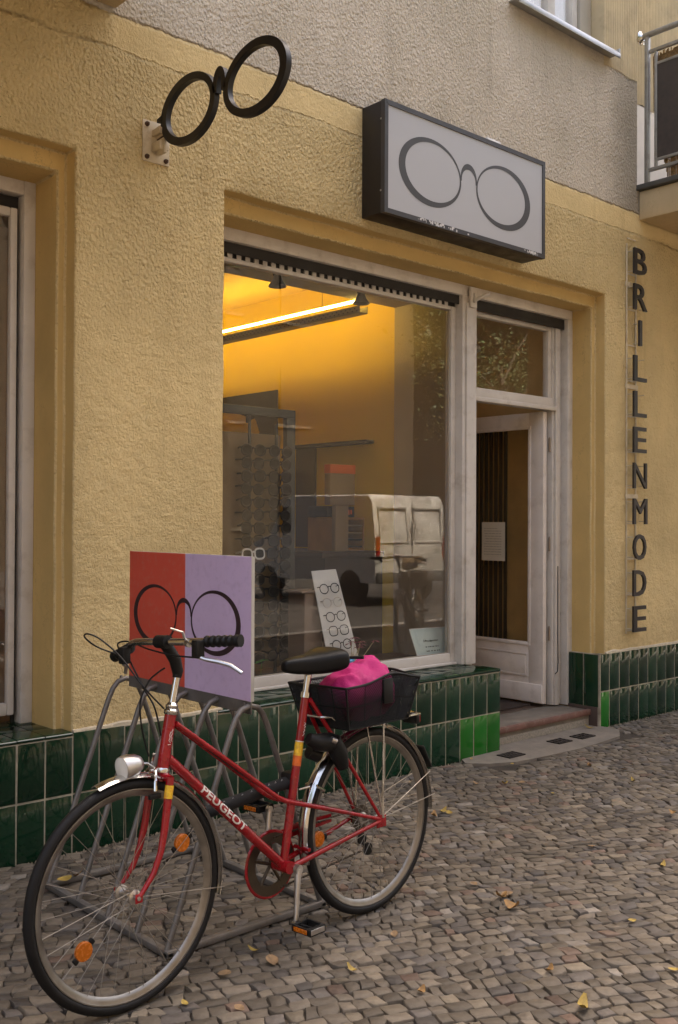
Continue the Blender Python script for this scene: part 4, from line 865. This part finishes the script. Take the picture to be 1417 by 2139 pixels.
    for i in range(26):
        x = bx0 + .04 + (bx1 - bx0 - .08) * i / 25; q.tube([(x, -by * .8, .692), (x, by * .8, .692)], .001, 3, caps=False)
    for i in range(16): y = -by * .8 + by * 1.6 * i / 15; q.tube([(bx0 + .04, y, .692), (bx1 - .04, y, .692)], .001, 3, caps=False)
    tag(q.build('wire_mesh', M_PLASTIC, BK, smooth=False, fix=False), kind='stuff')
    if letters:
        q = MB(); q.bev(.02, .07, by - .004, by + .008, .765, .852, .004); q.build('handle_latch', M_PLASTIC, BK)
        q = MB(); q.lathe([(0, .0), (.022, .0), (.022, .002), (0, .002)], (.252, -.055, .800), (1, 0, -.1), 20); SK = q.build('sticker', M_WDEC, BK)
        vs, fs, w, h = text_mesh('MIK', .02); q = MB(); q.add([(.2545, -.055 - .015 + v[0] / w * .030, .794 + v[1] / h * .011) for v in vs], fs); q.build('print', M_BLUEP, SK, smooth=False, fix=False)
    q = MB(); q.bev(-.262, -.238, -.035, .035, .640, .684, .006); tl = q.build('tail_light', M_PLASTIC, B); q = MB(); q.bev(-.268, -.262, -.031, .031, .644, .680, .003); q.build('reflector', M_TAIL, tl)
    return B
BK1 = bicycle('red step-through bicycle with chrome mudguards and a black rear basket', 'bicycle', M_RED)
th, lean = rad(183.9), rad(2.0)
def place(o, x, y, th, lean): o.matrix_world = Matrix.Translation((x, y, 0)) @ Matrix.Rotation(th, 4, 'Z') @ Matrix.Rotation(lean, 4, 'X')
place(BK1, .739, -1.334, th, lean)
BM = Matrix.Translation((.739, -1.334, 0)) @ Matrix.Rotation(th, 4, 'Z') @ Matrix.Rotation(lean, 4, 'X')
bl = lambda x, y, z: BM @ Vector((x, y, z))
# magenta bag in the basket
def bag():
    bm = bmesh.new(); bmesh.ops.create_icosphere(bm, subdivisions=5, radius=1)
    for v in bm.verts:
        p = v.co.normalized(); s = lambda a, e: (abs(a) ** e) * (1 if a >= 0 else -1)
        x = .062 + .150 * s(p.x, .75); y = .006 + .108 * s(p.y, .75); top = .055 * math.exp(-((x + .02) / .10) ** 2) + .012 * math.exp(-((x - .15) / .05) ** 2)
        z = .783 + (.085 + top) * s(p.z, .8) if p.z > 0 else .783 + .085 * s(p.z, .7)
        if p.z > .0: x -= .0; y *= 1 - .25 * p.z
        n = noise.noise(Vector((x * 16, y * 16, z * 10))) + .5 * noise.noise(Vector((x * 40, y * 34, z * 26)))
        fold = math.sin((x * 1.2 + y * .9 + .4 * z) * 62 + 3 * noise.noise(Vector((x * 9, y * 9, z * 9))))
        d = .012 * n + .006 * (1 - abs(fold)) * max(0, p.z + .25) - .004; v.co = bl(x + p.x * d, y + p.y * d, z + p.z * d * 1.3)
    me = bpy.data.meshes.new('bag')
    for f in bm.faces: f.smooth = True
    o0 = bl(.06, 0, .70)
    for v in bm.verts: v.co -= o0
    bm.to_mesh(me); bm.free(); me.materials.append(M_PINK); o = bpy.data.objects.new('bag', me); COL.objects.link(o); o.location = o0; ORG[o] = tuple(o0); return o
BG = tag(bag(), 'crumpled magenta fabric bag stuffed into the black bicycle basket', 'bag')
q = MB(); a = [bl(.125, .0, .8915), bl(.06, .0, .905), bl(.06, -.02, .906), bl(.125, -.02, .8925)]; q.add([p for p in a] + [p + Vector((0, 0, .006)) for p in a], [(0, 1, 2, 3), (4, 5, 6, 7), (0, 1, 5, 4), (1, 2, 6, 5), (2, 3, 7, 6), (3, 0, 4, 7)]); q.build('label', M_BLUE, BG, smooth=False)
q = MB(); q.tube([bl(.045, .03, .918), bl(.06, -.02, .916), bl(.04, -.06, .90)], .006, 8); q.build('strap', M_PLASTIC, BG)
# fabric covered chain lock between bicycle and rack
LK = thing('chain_lock', 'black fabric covered lock with pale stitching joining bicycle frame and rack', 'lock', tuple(bl(.5, -.06, .45)))
pts = [(.72, -.13, .47), (.65, -.11, .468), (.587, -.085, .484), (.521, -.062, .498), (.454, -.045, .512), (.40, -.036, .520), (.355, -.02, .53)]
q = MB(); q.tube([bl(*p) for p in pts], .021, 12); q.build('sleeve', M_FABR, LK)
q = MB(); zz = []
for k in range(24): t = k / 23 * 5.4; i = min(int(t), 5); f = t - i; p = Vector(pts[i]).lerp(Vector(pts[min(i + 1, 6)]), f); a = (k % 2 - .5) * 1.9 + 1.2; zz.append(bl(p.x, p.y + .0215 * math.cos(a - 1.2), p.z + .0215 * math.sin(a - .4)))
q.tube(zz, .0012, 5); q.build('stitching', mat('pale_thread', (.5, .5, .5), .8), LK)
q = MB(); q.bev(.335, .385, -.055, -.005, .50, .56, .01, 2, BM); q.build('shackle_body', M_PLASTIC, LK)
# lock pouch strapped on the seat stays
PO = thing('folding_lock_pouch', 'bulky black lock holder strapped to the seat stays above the rear wheel', 'lock', tuple(bl(.25, .04, .6)))
q = MB(); q.tube([bl(.335, .035, .672), bl(.30, .045, .655), bl(.245, .045, .648), bl(.215, .04, .645)], [.020, .030, .034, .026], 14); q.build('holder', M_PLASTIC, PO)
q = MB(); q.tube([bl(.235, .05, .655), bl(.205, .055, .60), bl(.185, .05, .555)], [.030, .032, .022], 14); q.tube([bl(.30, .0, .62), bl(.26, .01, .60)], .024, 12); q.build('lock_body', M_PLASTIC, PO)
q = MB(); q.tube([bl(.262, .073, .664), bl(.244, .078, .655)], .010, 10); q.build('key_cap', M_ALU, PO)

# ================================================================== INSIDE THINGS
# strip light
TL = thing('strip_light', 'long lit strip light with perforated tray hanging inside the shop', 'light', (2.85, 2.2, 2.79))
q = MB(); q.tube([(2.85, .95, 2.893), (2.85, 5.2, 2.893)], .010, 10); q.build('tube', M_TUBE, TL)
q = MB(); q.box(2.812, 2.815, .93, 5.22, 2.800, 2.848); q.box(2.885, 2.888, .93, 5.22, 2.800, 2.848); q.box(2.8155, 2.8845, .93, 5.22, 2.800, 2.803); q.build('tray', M_TRAY, TL, smooth=False)
q = MB()
for k in range(110):
    y = .95 + k * .0224; q.bev(2.8098, 2.812, y, y + .010, 2.812 + .016 * (k % 2), 2.820 + .016 * (k % 2), .0008, 1)
q.build('perforation', M_DARK, TL, smooth=False)
q = MB()
for y in (1.35, 2.9): q.tube([(2.85, y, 2.88), (2.85, y, 3.19)], .0016, 5)
q.build('wire', M_DARK, TL)
for k, (x, y) in enumerate(((1.925, .70), (2.608, .70))):
    t = thing('spotlight', ['small dark spotlight under the soffit at the left of the shop window', 'small dark spotlight under the soffit right of the strip light end'][k], 'spotlight', (x, y, 2.9), 'spotlights under the window soffit')
    q = MB(); q.bev(x - .02, x + .02, y - .02, y + .02, 2.858, 2.9, .003); q.build('mount', M_DARK, t)
    q = MB(); q.lathe([(0, 0), (.022, 0), (.034, -.035), (.056, -.065), (.052, -.068), (.03, -.04), (0, -.03)], (x, y, 2.858), (0, 0, 1), 20); q.build('shade', M_RACKM, t)
# pendant behind the transom
q = MB(); q.lathe([(0, .10), (.02, .09), (.05, .06), (.085, .03), (.09, 0), (.06, -.02), (.04, -.04), (.02, -.07), (0, -.08)], (3.95, .95, 2.68), (0, 0, 1), 24); t = thing('pendant_lamp', 'white pendant lamp on a cord seen through the transom pane', 'lamp', (3.95, .95, 2.6)); q.build('shade', mat('opal_shade', (.6, .56, .5), .3), t)
q = MB(); q.tube([(3.95, .95, 2.77), (3.95, .95, 3.1)], .003, 6); q.build('cord', M_DARK, t)
# sunglasses stand
DS = thing('sunglasses_stand', 'tall dark portal stand holding two columns of sunglasses', 'display stand', (1.8, .8, .5))
q = MB(); q.bev(1.3, 2.155, .80, .84, 2.035, 2.085, .004); q.bev(2.088, 2.155, .8005, .842, .5, 2.036, .004); q.build('portal', M_RACKM, DS)
for x in (1.803, 2.005): q = MB(); q.bev(x - .008, x + .008, .795, .81, .5, 1.99, .003); q.build('rail', M_RACKM, DS)
q = MB(); q.bev(1.79, 1.815, .80, .825, 1.985, 2.036, .004); q.build('hanger', M_DARK, DS)
q = MB(); q.box(1.4, 2.07, .845, .85, .52, 1.93); q.build('back_panel', mat('stand_back', (.17, .11, .045), .6), DS, smooth=False)
def specs(name, label, cat, round_, mf, ml, grp, wire=False):
    t = thing(name, label, cat, (0, 0, 0), grp); q = MB(); fr = .0025 if wire else .0048
    def lens(cx):
        o = []
        for k in range(20):
            a = 2 * PI * k / 20; e = 1. if round_ else .72; c, s_ = math.cos(a), math.sin(a); o.append((cx + .0265 * abs(c) ** e * (1 if c >= 0 else -1), 0, .0225 * abs(s_) ** e * (1 if s_ >= 0 else -1) - (.002 if s_ < 0 else 0)))
        return o
    for s in (-1, 1): q.tube(lens(s * .035), fr, 6, True)
    q.tube([(-.010, 0, .006), (0, -.003, .010), (.010, 0, .006)], fr, 6); q.build('frame', mf, t)
    for s in (-1, 1):
        if ml is not None: q = MB(); q.prism([(p[0], p[2]) for p in lens(s * .035)], lambda x, z: (x, -.0012, z), (0, .0024, 0)); q.build('lens', ml, t, smooth=False)
        q = MB(); q.tube([(s * .061, 0, .010), (s * .066, .02, .011), (s * .068, .10, .008), (s * .067, .125, -.008), (s * .066, .14, -.026)], [fr, fr * .8, fr * .8, fr, fr * 1.3], 6); q.build('temple', mf, t)
    return t
proto = [specs('sunglasses', 'x', 'sunglasses', True, M_FRAMEB, M_LENS, 'sunglasses on the tall stand'), specs('sunglasses', 'x', 'sunglasses', False, M_FRAMEB, M_LENS, 'sunglasses on the tall stand'), specs('sunglasses', 'x', 'sunglasses', False, M_FRAMEW, M_LENS, 'sunglasses on the tall stand')]
used = set(); nth = ['topmost', 'second', 'third', 'fourth', 'fifth', 'sixth', 'seventh', 'eighth', 'ninth', 'tenth', 'eleventh', 'twelfth', 'thirteenth', 'fourteenth', 'fifteenth', 'sixteenth', 'lowest']
for c, x in enumerate((1.803, 2.005)):
    for r in range(17):
        white = (c == 0 and r == 8); p = proto[2] if white else proto[(r * 3 + c * 2) % 5 % 2]
        o = p if p not in used else copy_tree(p); used.add(p)
        o['label'] = 'white framed sunglasses on the left column of the stand' if white else '%s pair of black sunglasses on the %s column of the stand' % (nth[r], ('left', 'right')[c])
        o.location = (x, .765 + random.uniform(-.008, .008), 1.825 - r * .0762); o.rotation_euler = (rad(random.uniform(-6, 6)), rad(random.uniform(-4, 4)), rad(random.uniform(-22, -4))); o.scale = (1.16, 1.1, 1.28)
# white leaning card with eyeglasses
CS = thing('eyewear_card', 'tall white leaning card holding six pairs of eyeglasses', 'display card', (2.24, .48, .5))
cA, cB, cC, cD = Vector((2.135, .44, .507)), Vector((2.385, .44, .507)), Vector((2.275, .56, 1.118)), Vector((2.082, .56, 1.112))
q = MB(); q.add([cA, cB, cC, cD] + [p + Vector((0, .006, .002)) for p in (cA, cB, cC, cD)], [(0, 1, 2, 3), (4, 7, 6, 5), (0, 4, 5, 1), (1, 5, 6, 2), (2, 6, 7, 3), (3, 7, 4, 0)]); q.build('card', M_CARD, CS, smooth=False)
q = MB(); q.box(2.15, 2.34, .50, .60, .5, .512); q.tube([(2.24, .60, .51), (2.22, .562, .95)], .004, 6); q.build('prop', M_ALU, CS)
e1 = specs('eyeglasses', 'x', 'eyeglasses', True, M_FRAMEB, None, 'eyeglasses on the white card', True); e2 = specs('eyeglasses', 'x', 'eyeglasses', False, M_FRAMEB, None, 'eyeglasses on the white card', True); e3 = specs('eyeglasses', 'x', 'eyeglasses', True, M_ALU, None, 'eyeglasses on the white card', True)
lab = ['thin black round eyeglasses at the top of the white card', 'silver rimmed eyeglasses second from the top of the white card', 'black round eyeglasses in the middle of the white card', 'black square eyeglasses below the middle of the white card', 'thin black eyeglasses second from the bottom of the white card', 'silver eyeglasses at the foot of the white card beside the purple plant']
ue = set()
for k in range(6):
    p = (e1, e3, e1, e2, e1, e3)[k]; o = p if p not in ue else copy_tree(p); ue.add(p); o['label'] = lab[k]; f = .83 - k * .135
    c = (cA.lerp(cD, f) + cB.lerp(cC, f)) / 2; o.location = c + Vector((-.012, -.028, 0)); o.rotation_euler = (rad(-14), rad(-3), rad(-6)); o.scale = (1.12, 1.0, 1.2)
# purple plant
PT = thing('potted_plant', 'small purple leaved plant behind the glass at the foot of the white card', 'plant', (2.27, .40, .5))
q = MB(); q.lathe([(0, 0), (.035, 0), (.045, .07), (.04, .072), (0, .06)], (2.27, .40, .502), (0, 0, 1), 18); q.build('pot', M_POT, PT)
q = MB(); q2 = MB()
for (x, z, y) in ((2.245, .705, .385), (2.28, .725, .40), (2.32, .70, .39), (2.30, .672, .38), (2.34, .68, .41), (2.445, .695, .40), (2.265, .69, .42)):
    q2.tube([(2.27, .40, .57), ((2.27 + x) / 2, .40, .61), (x, y, z)], .0014, 5); c = Vector((x, y, z)); r0 = random.random() * 2
    for k in range(3):
        a = r0 + k * 2 * PI / 3; d = Vector((math.cos(a), math.sin(a) * .6, -.35)); s = Vector((-math.sin(a), math.cos(a) * .6, 0)); L = .042; q.add([c, c + d * L * .9 + s * L * .62, c + d * L * .72 + Vector((0, 0, .006)), c + d * L * .9 - s * L * .62], [(0, 1, 2), (0, 2, 3)])
q.build('leaves', M_OXA, PT, smooth=False, fix=False); q2.build('stems', mat('pale_stem', (.45, .40, .22), .6), PT)
q = MB(); c = Vector((1.62, .44, .63)); q.add([c + Vector((-.05, 0, -.004)), c + Vector((-.02, -.02, .012)), c + Vector((.03, -.016, .016)), c + Vector((.05, 0, .006)), c + Vector((.02, .02, .012)), c + Vector((-.02, .02, .006))], [(0, 1, 2, 5), (2, 3, 4, 5)]); q.tube([(1.62, .44, .63), (1.63, .46, .57), (1.66, .48, .5)], .002, 5)
t = thing('cut_leaf_stem', 'single bright green leaf lying low behind the shop glass', 'plant', (1.62, .44, .5)); q.build('leaf', M_LEAFG, t, smooth=False, fix=False)
# opening hours card
HC = thing('opening_hours_card', 'pale mint card headed with opening hours leaning in the window corner', 'card', (2.98, .41, .5))
a, b, c, d = Vector((2.835, .39, .565)), Vector((3.135, .385, .562)), Vector((3.118, .43, .728)), Vector((2.778, .43, .735))
a.z = .512; b.z = .512
q = MB(); q.add([a, b, c, d] + [p + Vector((0, .006, 0)) for p in (a, b, c, d)], [(0, 1, 2, 3), (4, 7, 6, 5), (0, 4, 5, 1), (1, 5, 6, 2), (2, 6, 7, 3), (3, 7, 4, 0)]); q.build('card', M_GLCARD, HC, smooth=False)
q = MB(); q.tube([a, d], .0025, 6); q.tube([d, c], .0025, 6); q.tube([a, b], .0025, 6); q.build('edge', M_FRAMEW, HC)
vs, fs, w, h = text_mesh('Öffnungszeiten', .01); q = MB()
def onc(u, v): return (a + (b - a) * u + ((d + (c - d) * u) - (a + (b - a) * u)) * v) + Vector((0, -.0015, .0))
q.add([onc(.28 + .42 * v[0] / w, .60 + .085 * v[1] / h) for v in vs], fs); q.build('heading', M_FRAMEB, HC, smooth=False, fix=False)
q = MB()
for r in range(3):
    u = .3
    while u < .68: l = random.uniform(.015, .05); q.add([onc(u, .46 - r * .12), onc(u + l, .46 - r * .12), onc(u + l, .485 - r * .12), onc(u, .485 - r * .12)], [(0, 1, 2, 3)]); u += l + random.uniform(.012, .05)
q.build('small_print', M_FRAMEB, HC, smooth=False, fix=False)
# counter and shelves along the amber wall
t = thing('counter', 'dark shop counter along the amber wall', 'counter', (2.98, 1.6, .1)); q = MB(); q.bev(2.66, 3.245, 1.12, 2.3, 1.16, 1.20, .004); q.build('top', M_DWOOD, t); q = MB(); q.box(2.70, 3.245, 1.14, 2.28, .1, 1.16); q.build('body', M_DWOOD, t, smooth=False)
t = thing('drawer_unit', 'wooden unit of small trays standing on the dark counter', 'drawer unit', (3.05, 1.4, 1.2)); q = MB(); q.box(2.9, 3.2, 1.28, 1.55, 1.201, 1.215); q.box(2.9, 2.912, 1.28, 1.55, 1.2155, 1.42); q.box(3.19, 3.2, 1.28, 1.55, 1.2155, 1.42); q.box(2.9, 3.2, 1.28, 1.55, 1.4205, 1.435); q.box(2.9125, 3.1895, 1.54, 1.55, 1.216, 1.42); q.build('case', M_WOOD, t, smooth=False)
for k in range(4): q = MB(); z = 1.222 + k * .05; q.bev(2.916, 3.186, 1.285, 1.53, z, z + .012, .002, 1); q.build('tray', [M_DWOOD, M_BOXW][k > 1], t)
t = thing('eyewear_case_box', 'dark box with row of orange marks on top of the wooden unit', 'box', (3.0, 1.4, 1.44)); q = MB(); q.bev(2.86, 3.12, 1.30, 1.5, 1.437, 1.515, .003); q.build('body', M_DARK, t)
q = MB()
for k in range(6): x = 2.97 + k * .022; q.bev(x, x + .014, 1.2975, 1.2995, 1.455 + .004 * (k % 2), 1.49, .001, 1)
q.build('marks', M_ORANGE, t)
t = thing('cardboard_tower', 'tall cream box with a bright orange lid in the shop', 'box', (2.92, 1.2, 1.2)); q = MB(); q.bev(2.80, 3.03, 1.2, 1.26, 1.521, 1.738, .002); q.build('body', M_BOXW, t); q = MB(); q.bev(2.797, 3.034, 1.197, 1.263, 1.739, 1.80, .003); q.build('lid', M_ORANGE, t); q = MB(); q.bev(2.86, 2.98, 1.21, 1.25, 1.2, 1.52, .002); q.build('foot', M_BOXW, t)
t = thing('white_plinth', 'plain pale pedestal standing low behind the shop glass', 'pedestal', (1.95, .62, .5)); q = MB(); q.bev(2.02, 2.16, .55, .70, .5, .985, .004); q.build('body', mat('pale_pedestal', (.17, .12, .085), .6), t); q = MB(); q.bev(1.99, 2.18, .54, .71, .986, 1.0, .003); q.build('top', bpy.data.materials['pale_pedestal'], t)
t = thing('wall_shelf', 'thin dark shelf rail on the amber wall', 'shelf', (3.23, 1.6, 1.97)); q = MB(); q.bev(3.17, 3.249, 1.234, 2.09, 1.966, 1.992, .003); q.build('board', M_DARK, t); q = MB(); q.box(3.235, 3.2495, 1.86, 2.09, 1.21, 1.965); q.build('back_board', M_DWOOD, t, smooth=False)
t = thing('torn_poster', 'black poster with ragged yellow centre high on the amber wall', 'poster', (3.245, 2.7, 2.0)); q = MB(); q.box(3.243, 3.249, 2.33, 3.3, 2.02, 2.455); q.build('sheet', M_DARK, t, smooth=False)
q = MB(); pl = [(3.3, 2.05), (2.62, 2.05)]
for k in range(24): f = k / 23; pl.append((2.56 + f * .74 + .02 * random.random(), 2.12 + .26 * f ** .4 + .03 * random.random()))
q.prism(pl, lambda y, z: (3.2415, y, z), (.001, 0, 0)); q.build('yellow_field', M_YWALL, t, smooth=False)
# striped blind and notice at the open door
t = thing('striped_blind', 'blind of dark upright slats seen through the door glass', 'blind', (4.2, 1.0, .15))
for k in range(13): q = MB(); y = .76 + k * .046; q.bev(4.16, 4.172, y, y + .027, .45, 2.12, .002, 1); q.build('slat', M_RACKM, t)
q = MB(); q.box(4.18, 4.186, .58, 1.38, .42, 2.14); q.build('backing', mat('blind_backing', (.52, .36, .16), .8), t, smooth=False)
t = thing('door_notice', 'cream paper notice taped to the door glass', 'notice', (4.026, .78, 1.12)); q = MB(); q.box(4.0255, 4.0275, .668, .882, 1.126, 1.408); q.build('sheet', M_PAPER, t, smooth=False)
q = MB()
for r in range(11):
    y = .70 if r else .74
    while y < .85: l = random.uniform(.01, .035); q.box(4.0245, 4.0253, y, min(y + l, .86), 1.36 - r * .019, 1.3632 - r * .019); y += l + .007
q.build('print', mat('grey_print', (.22, .2, .17), .8), t, smooth=False)
# door mat / dark wedge under the leaf
t = thing('door_mat', 'dark mat on the floor inside the open door', 'mat', (3.7, .75, .115)); q = MB(); q.bev(3.35, 4.0, .42, 1.1, .1155, .127, .003); q.build('pile', mat('mat_pile', (.035, .022, .016), .95, bstr=.6, bscale=200), t)

# ================================================================== FALLEN LEAVES
lm = []
for k in range(4):
    n = 7; vs = []; fs = []; Lf = .032 + .006 * k; cur = .010 + .006 * (k % 2)
    for i in range(n):
        f = i / (n - 1); w = (.010 + .003 * (k % 3)) * math.sin(PI * min(1, f * .9 + .06)) ** .8; z = .003 + cur * (2 * f - 1) ** 2 * (1 if k % 2 else .4)
        vs += [(Lf * (f - .5), -w, z + w * .35), (Lf * (f - .5), 0, z), (Lf * (f - .5), w, z + w * (.5 if k > 1 else .1))]
    for i in range(n - 1): fs += [(3 * i, 3 * i + 3, 3 * i + 4, 3 * i + 1), (3 * i + 1, 3 * i + 4, 3 * i + 5, 3 * i + 2)]
    me = bpy.data.meshes.new('fallen_leaf'); me.from_pydata(vs, [], fs); me.polygons.foreach_set('use_smooth', [True] * len(fs)); me.materials.append(M_LEAVES[k % 3]); lm.append(me)
def ground(px, py):
    d = fw + r2 * ((px - 708.5) / 2123.17) - u2 * ((py - 1069.5) / 2123.17); return CAM + d * (-CAM.z / d.z)
LP = [(1075, 1900, 1.7, 'large curled yellow leaf lying on the open cobbles'), (1048, 1878, 1.3, None), (1060, 1873, 1.2, None), (1055, 1640, 1, None), (1070, 1598, 1, None), (1232, 1602, 1, None), (1305, 1610, 1, None), (1323, 1634, 1, None), (1155, 1660, 1, None), (996, 1640, 1, None), (1091, 1637, .9, None), (925, 1698, 1.1, None), (938, 1700, 1.2, None), (906, 1707, 1.2, None), (1237, 1772, 1, None), (1385, 1812, 1, None), (1320, 1926, 1, None), (1215, 2108, 1.5, 'pale yellow leaf lying nearest the front edge of the cobbles'), (568, 2012, 1.3, None), (672, 1885, 1, None), (135, 1856, 1.9, 'bright yellow orange leaf lying on the left bar of the rack'), (160, 1847, 1.4, None), (470, 2040, 1.1, None), (530, 1990, .9, None), (385, 2100, 1.0, None), (1150, 2030, .9, None), (990, 1850, .8, None), (1230, 1523, 1.3, 'brown leaf lying against the foot of the right door jamb'), (985, 1588, 1, None), (1404, 1700, .9, None), (825, 1955, .8, None), (735, 2030, .9, None), (1408, 2030, 1.1, None), (880, 2075, .9, None), (500, 2110, .8, None)]
for k, (px, py, s, lb) in enumerate(LP):
    p = ground(px, py); o = bpy.data.objects.new('fallen_leaf', lm[k % 4] if not lb else lm[(k % 2) * 3 if k != 0 else 1]); COL.objects.link(o); o.location = (p.x, p.y, .003 if k not in (20, 21) else .028); o.rotation_euler = (random.uniform(-.3, .3), random.uniform(-.2, .2), random.uniform(0, 6.28)); o.scale = (s, s, s)
    hue = ['yellow', 'ochre', 'brown'][M_LEAVES.index(o.data.materials[0])]; size = 'tiny' if s < .95 else 'small' if s < 1.15 else 'larger'
    where = 'beside the front wheel' if px < 500 else 'below the pedal and rear wheel' if px < 840 else 'on the cobbles just right of the rear wheel' if (px < 1000 and py < 1720) else 'on the cobbles before the shop door' if py < 1665 else 'on the open cobbles at the far right' if px > 1200 else 'on the open cobbles near the middle'
    tag(o, lb or '%s dry %s leaf lying %s' % (size, hue, where), 'leaf', 'dry leaves on the pavement')

# ================================================================== STREET BEHIND THE CAMERA (seen mirrored in the panes)
def tree(x, y, h, sp, seed, label, nl=9000, lo=.36):
    t = thing('street_tree', label, 'tree', (x, y, 0), 'street trees along the kerb'); rr = random.Random(seed); q = MB(); q.tube([(x, y, -.05), (x + .03, y, 1.5), (x - .05, y + .05, 3.2), (x, y, h * .62)], [.19, .15, .13, .06], 10); tips = []
    for k in range(11):
        a = rr.random() * 6.28; z = h * rr.uniform(lo, lo + .22); e = Vector((x + math.cos(a) * sp * rr.uniform(.4, .8), y + math.sin(a) * sp * rr.uniform(.4, .8), z + h * rr.uniform(.1, .32))); q.tube([(x, y, z), Vector((x, y, z)).lerp(e, .5) + Vector((0, 0, .25)), e], [.05, .035, .012], 6); tips.append(e)
    q.build('trunk', M_BARK, t); vs = []; fs = []
    for k in range(nl):
        b = tips[rr.randrange(11)]; c = b + Vector((rr.gauss(0, sp * .26), rr.gauss(0, sp * .26), rr.gauss(0, h * .075))); a = Vector((rr.gauss(0, 1), rr.gauss(0, 1), rr.gauss(0, .6))).normalized(); s = a.cross(Vector((rr.gauss(0, 1), rr.gauss(0, 1), 1))).normalized(); l = rr.uniform(.06, .12); o = len(vs); vs += [c - a * l, c + s * l * .5, c + a * l, c - s * l * .5]; fs.append((o, o + 1, o + 2, o + 3))
    m = MB(); m.v = [tuple(v) for v in vs]; m.f = fs; m.build('crown', M_FOL, t, smooth=False, fix=False)
tree(6.4, -6.9, 9.5, 2.6, 1, 'leafy street tree beside the white van', 5000, .46); tree(14.8, -6.6, 10.5, 3.8, 2, 'leafy street tree farther down the kerb past the van', 3600); tree(1.0, -5.9, 11, 3.7, 7, 'tall unseen street tree added to shade the upper shop wall', 4500, .46); tree(-12, -6.6, 9.5, 3.2, 3, 'leafy street tree up the street to the left'); tree(29, -20, 12, 4.8, 5, 'broad tree in the gap between the houses across the street', 3200); tree(33.5, -20.5, 10, 4.2, 6, 'tree beside the lone house across the street', 7000); tree(20.5, -6.8, 10, 3.5, 4, 'leafy street tree farthest down the kerb')  # the tall tree before the shop is added unseen; its crown darkens the upper wall
def van(x, y):
    t = thing('parked_van', 'white panel van parked with its rear towards the shop', 'van', (x, y, -.12)); hw = .95; z0 = -.12
    prof = [(0, .42), (-.02, .75), (.0, 1.25), (.10, 1.92), (.22, 2.02), (3.0, 2.04), (3.25, 1.98), (3.95, 1.28), (4.70, 1.08), (4.82, .85), (4.84, .42)]     # along depth
    secs = []
    for s in (-hw, -hw * .97, hw * .97, hw):
        k = 1 if abs(s) < hw else .985; secs.append([(x + s, y - d * .76, z0 + .42 + (z - .42) * k) for d, z in prof])
    q = MB(); q.loft(secs); b = q.build('body', M_VAN, t)
    q = MB()
    for s in (-1, 1):
        for yy in (y - .65, y - 3.05): q.lathe([(0, -.1), (.2, -.1), (.31, -.09), (.33, -.05), (.33, .05), (.31, .09), (.2, .1), (0, .1)], (x + s * .86, yy, z0 + .33), (1, 0, 0), 24)
    q.build('wheel', M_RUBBER, t)
    for s in (-1, 1): q = MB(); q.bev(x + s * .88 - .05, x + s * .88 + .05, y - .01, y + .025, z0 + .85, z0 + 1.25, .01); q.build('tail_lamp', M_TAIL, t)
    q = MB(); q.bev(x - .93, x + .93, y - .04, y + .07, z0 + .42, z0 + .62, .03); q.build('bumper', mat('bumper_plastic', (.10, .10, .10), .6), t)
    q = MB(); q.bev(x - .26, x + .26, y + .018, y + .026, z0 + .78, z0 + .89, .003); q.build('number_plate', M_BOXW, t)
    q = MB(); q.bev(x - .008, x + .008, y + .003, y + .024, z0 + .62, z0 + 1.85, .003); q.build('door_joint', M_DARK, t)
    for s in (-1, 1):
        q = MB(); q.ring([(x + s * .46 + a * .37, z0 + 1.47 + b * .33) for a, b in ((-1, -1), (1, -1), (1, 1), (-1, 1))], [(x + s * .46 + a * .34, z0 + 1.47 + b * .30) for a, b in ((-1, -1), (1, -1), (1, 1), (-1, 1))], lambda a, b: (a, y - .055 + (1.7 - (b - z0)) * .08, b), (0, .03, 0)); q.build('door_panel', M_VAN, t)
    for s in (-1, 1): q = MB(); q.bev(x + s * (hw - .005) - .012, x + s * (hw - .005) + .012, y - 2.75, y - 2.35, z0 + 1.3, z0 + 1.82, .01); q.build('side_window', M_VGL, t)
van(11.85, -8.4)
BK2 = bicycle('dark bicycle parked at the kerb, mirrored in the shop window', 'bicycle', mat('dark_green_lacquer', (.012, .03, .02), .3, coat=.6), letters=False)
place(BK2, 6.6, -3.25, rad(146), rad(-6))
OB = thing('opposite_house', 'row of plain ochre houses across the street', 'building', (0, -24, 0)); q = MB(); q.box(-60, 26.2, -34, -22, -.1, 14); q.build('wall', M_OPP, OB, smooth=False)
q = MB(); q.box(-60.4, 26.6, -34.4, -21.6, 14.001, 14.4); q.prism([(-21.5, 14.4), (-34.5, 14.4), (-28, 17)], lambda yy, z: (-60, yy, z), (86.2, 0, 0)); q.build('roof', M_ROOF, OB, smooth=False)
OB2 = thing('opposite_house', 'lone ochre house beyond the gap across the street', 'building', (45, -24, 0)); q = MB(); q.box(37, 60, -34, -22, -.1, 15); q.build('wall', M_OPP, OB2, smooth=False); q = MB(); q.box(36.6, 60.4, -34.4, -21.6, 15.001, 15.4); q.build('roof', M_ROOF, OB2, smooth=False)
wmesh = MB().box(-.6, .6, 0, .06, 0, 1.9).mesh('window', smooth=False); fmesh = MB().box(-.72, .72, -.02, .03, -.12, 0).mesh('sill', smooth=False)
for fl_ in range(3):
    for k in range(-8, 8): w = inst(wmesh, 'window', OB, (k * 2.9, -22.0, 1.2 + fl_ * 3.5), m=M_OPPW); s = inst(fmesh, 'sill', w, (k * 2.9, -21.98, 1.2 + fl_ * 3.5), m=M_TRIM)
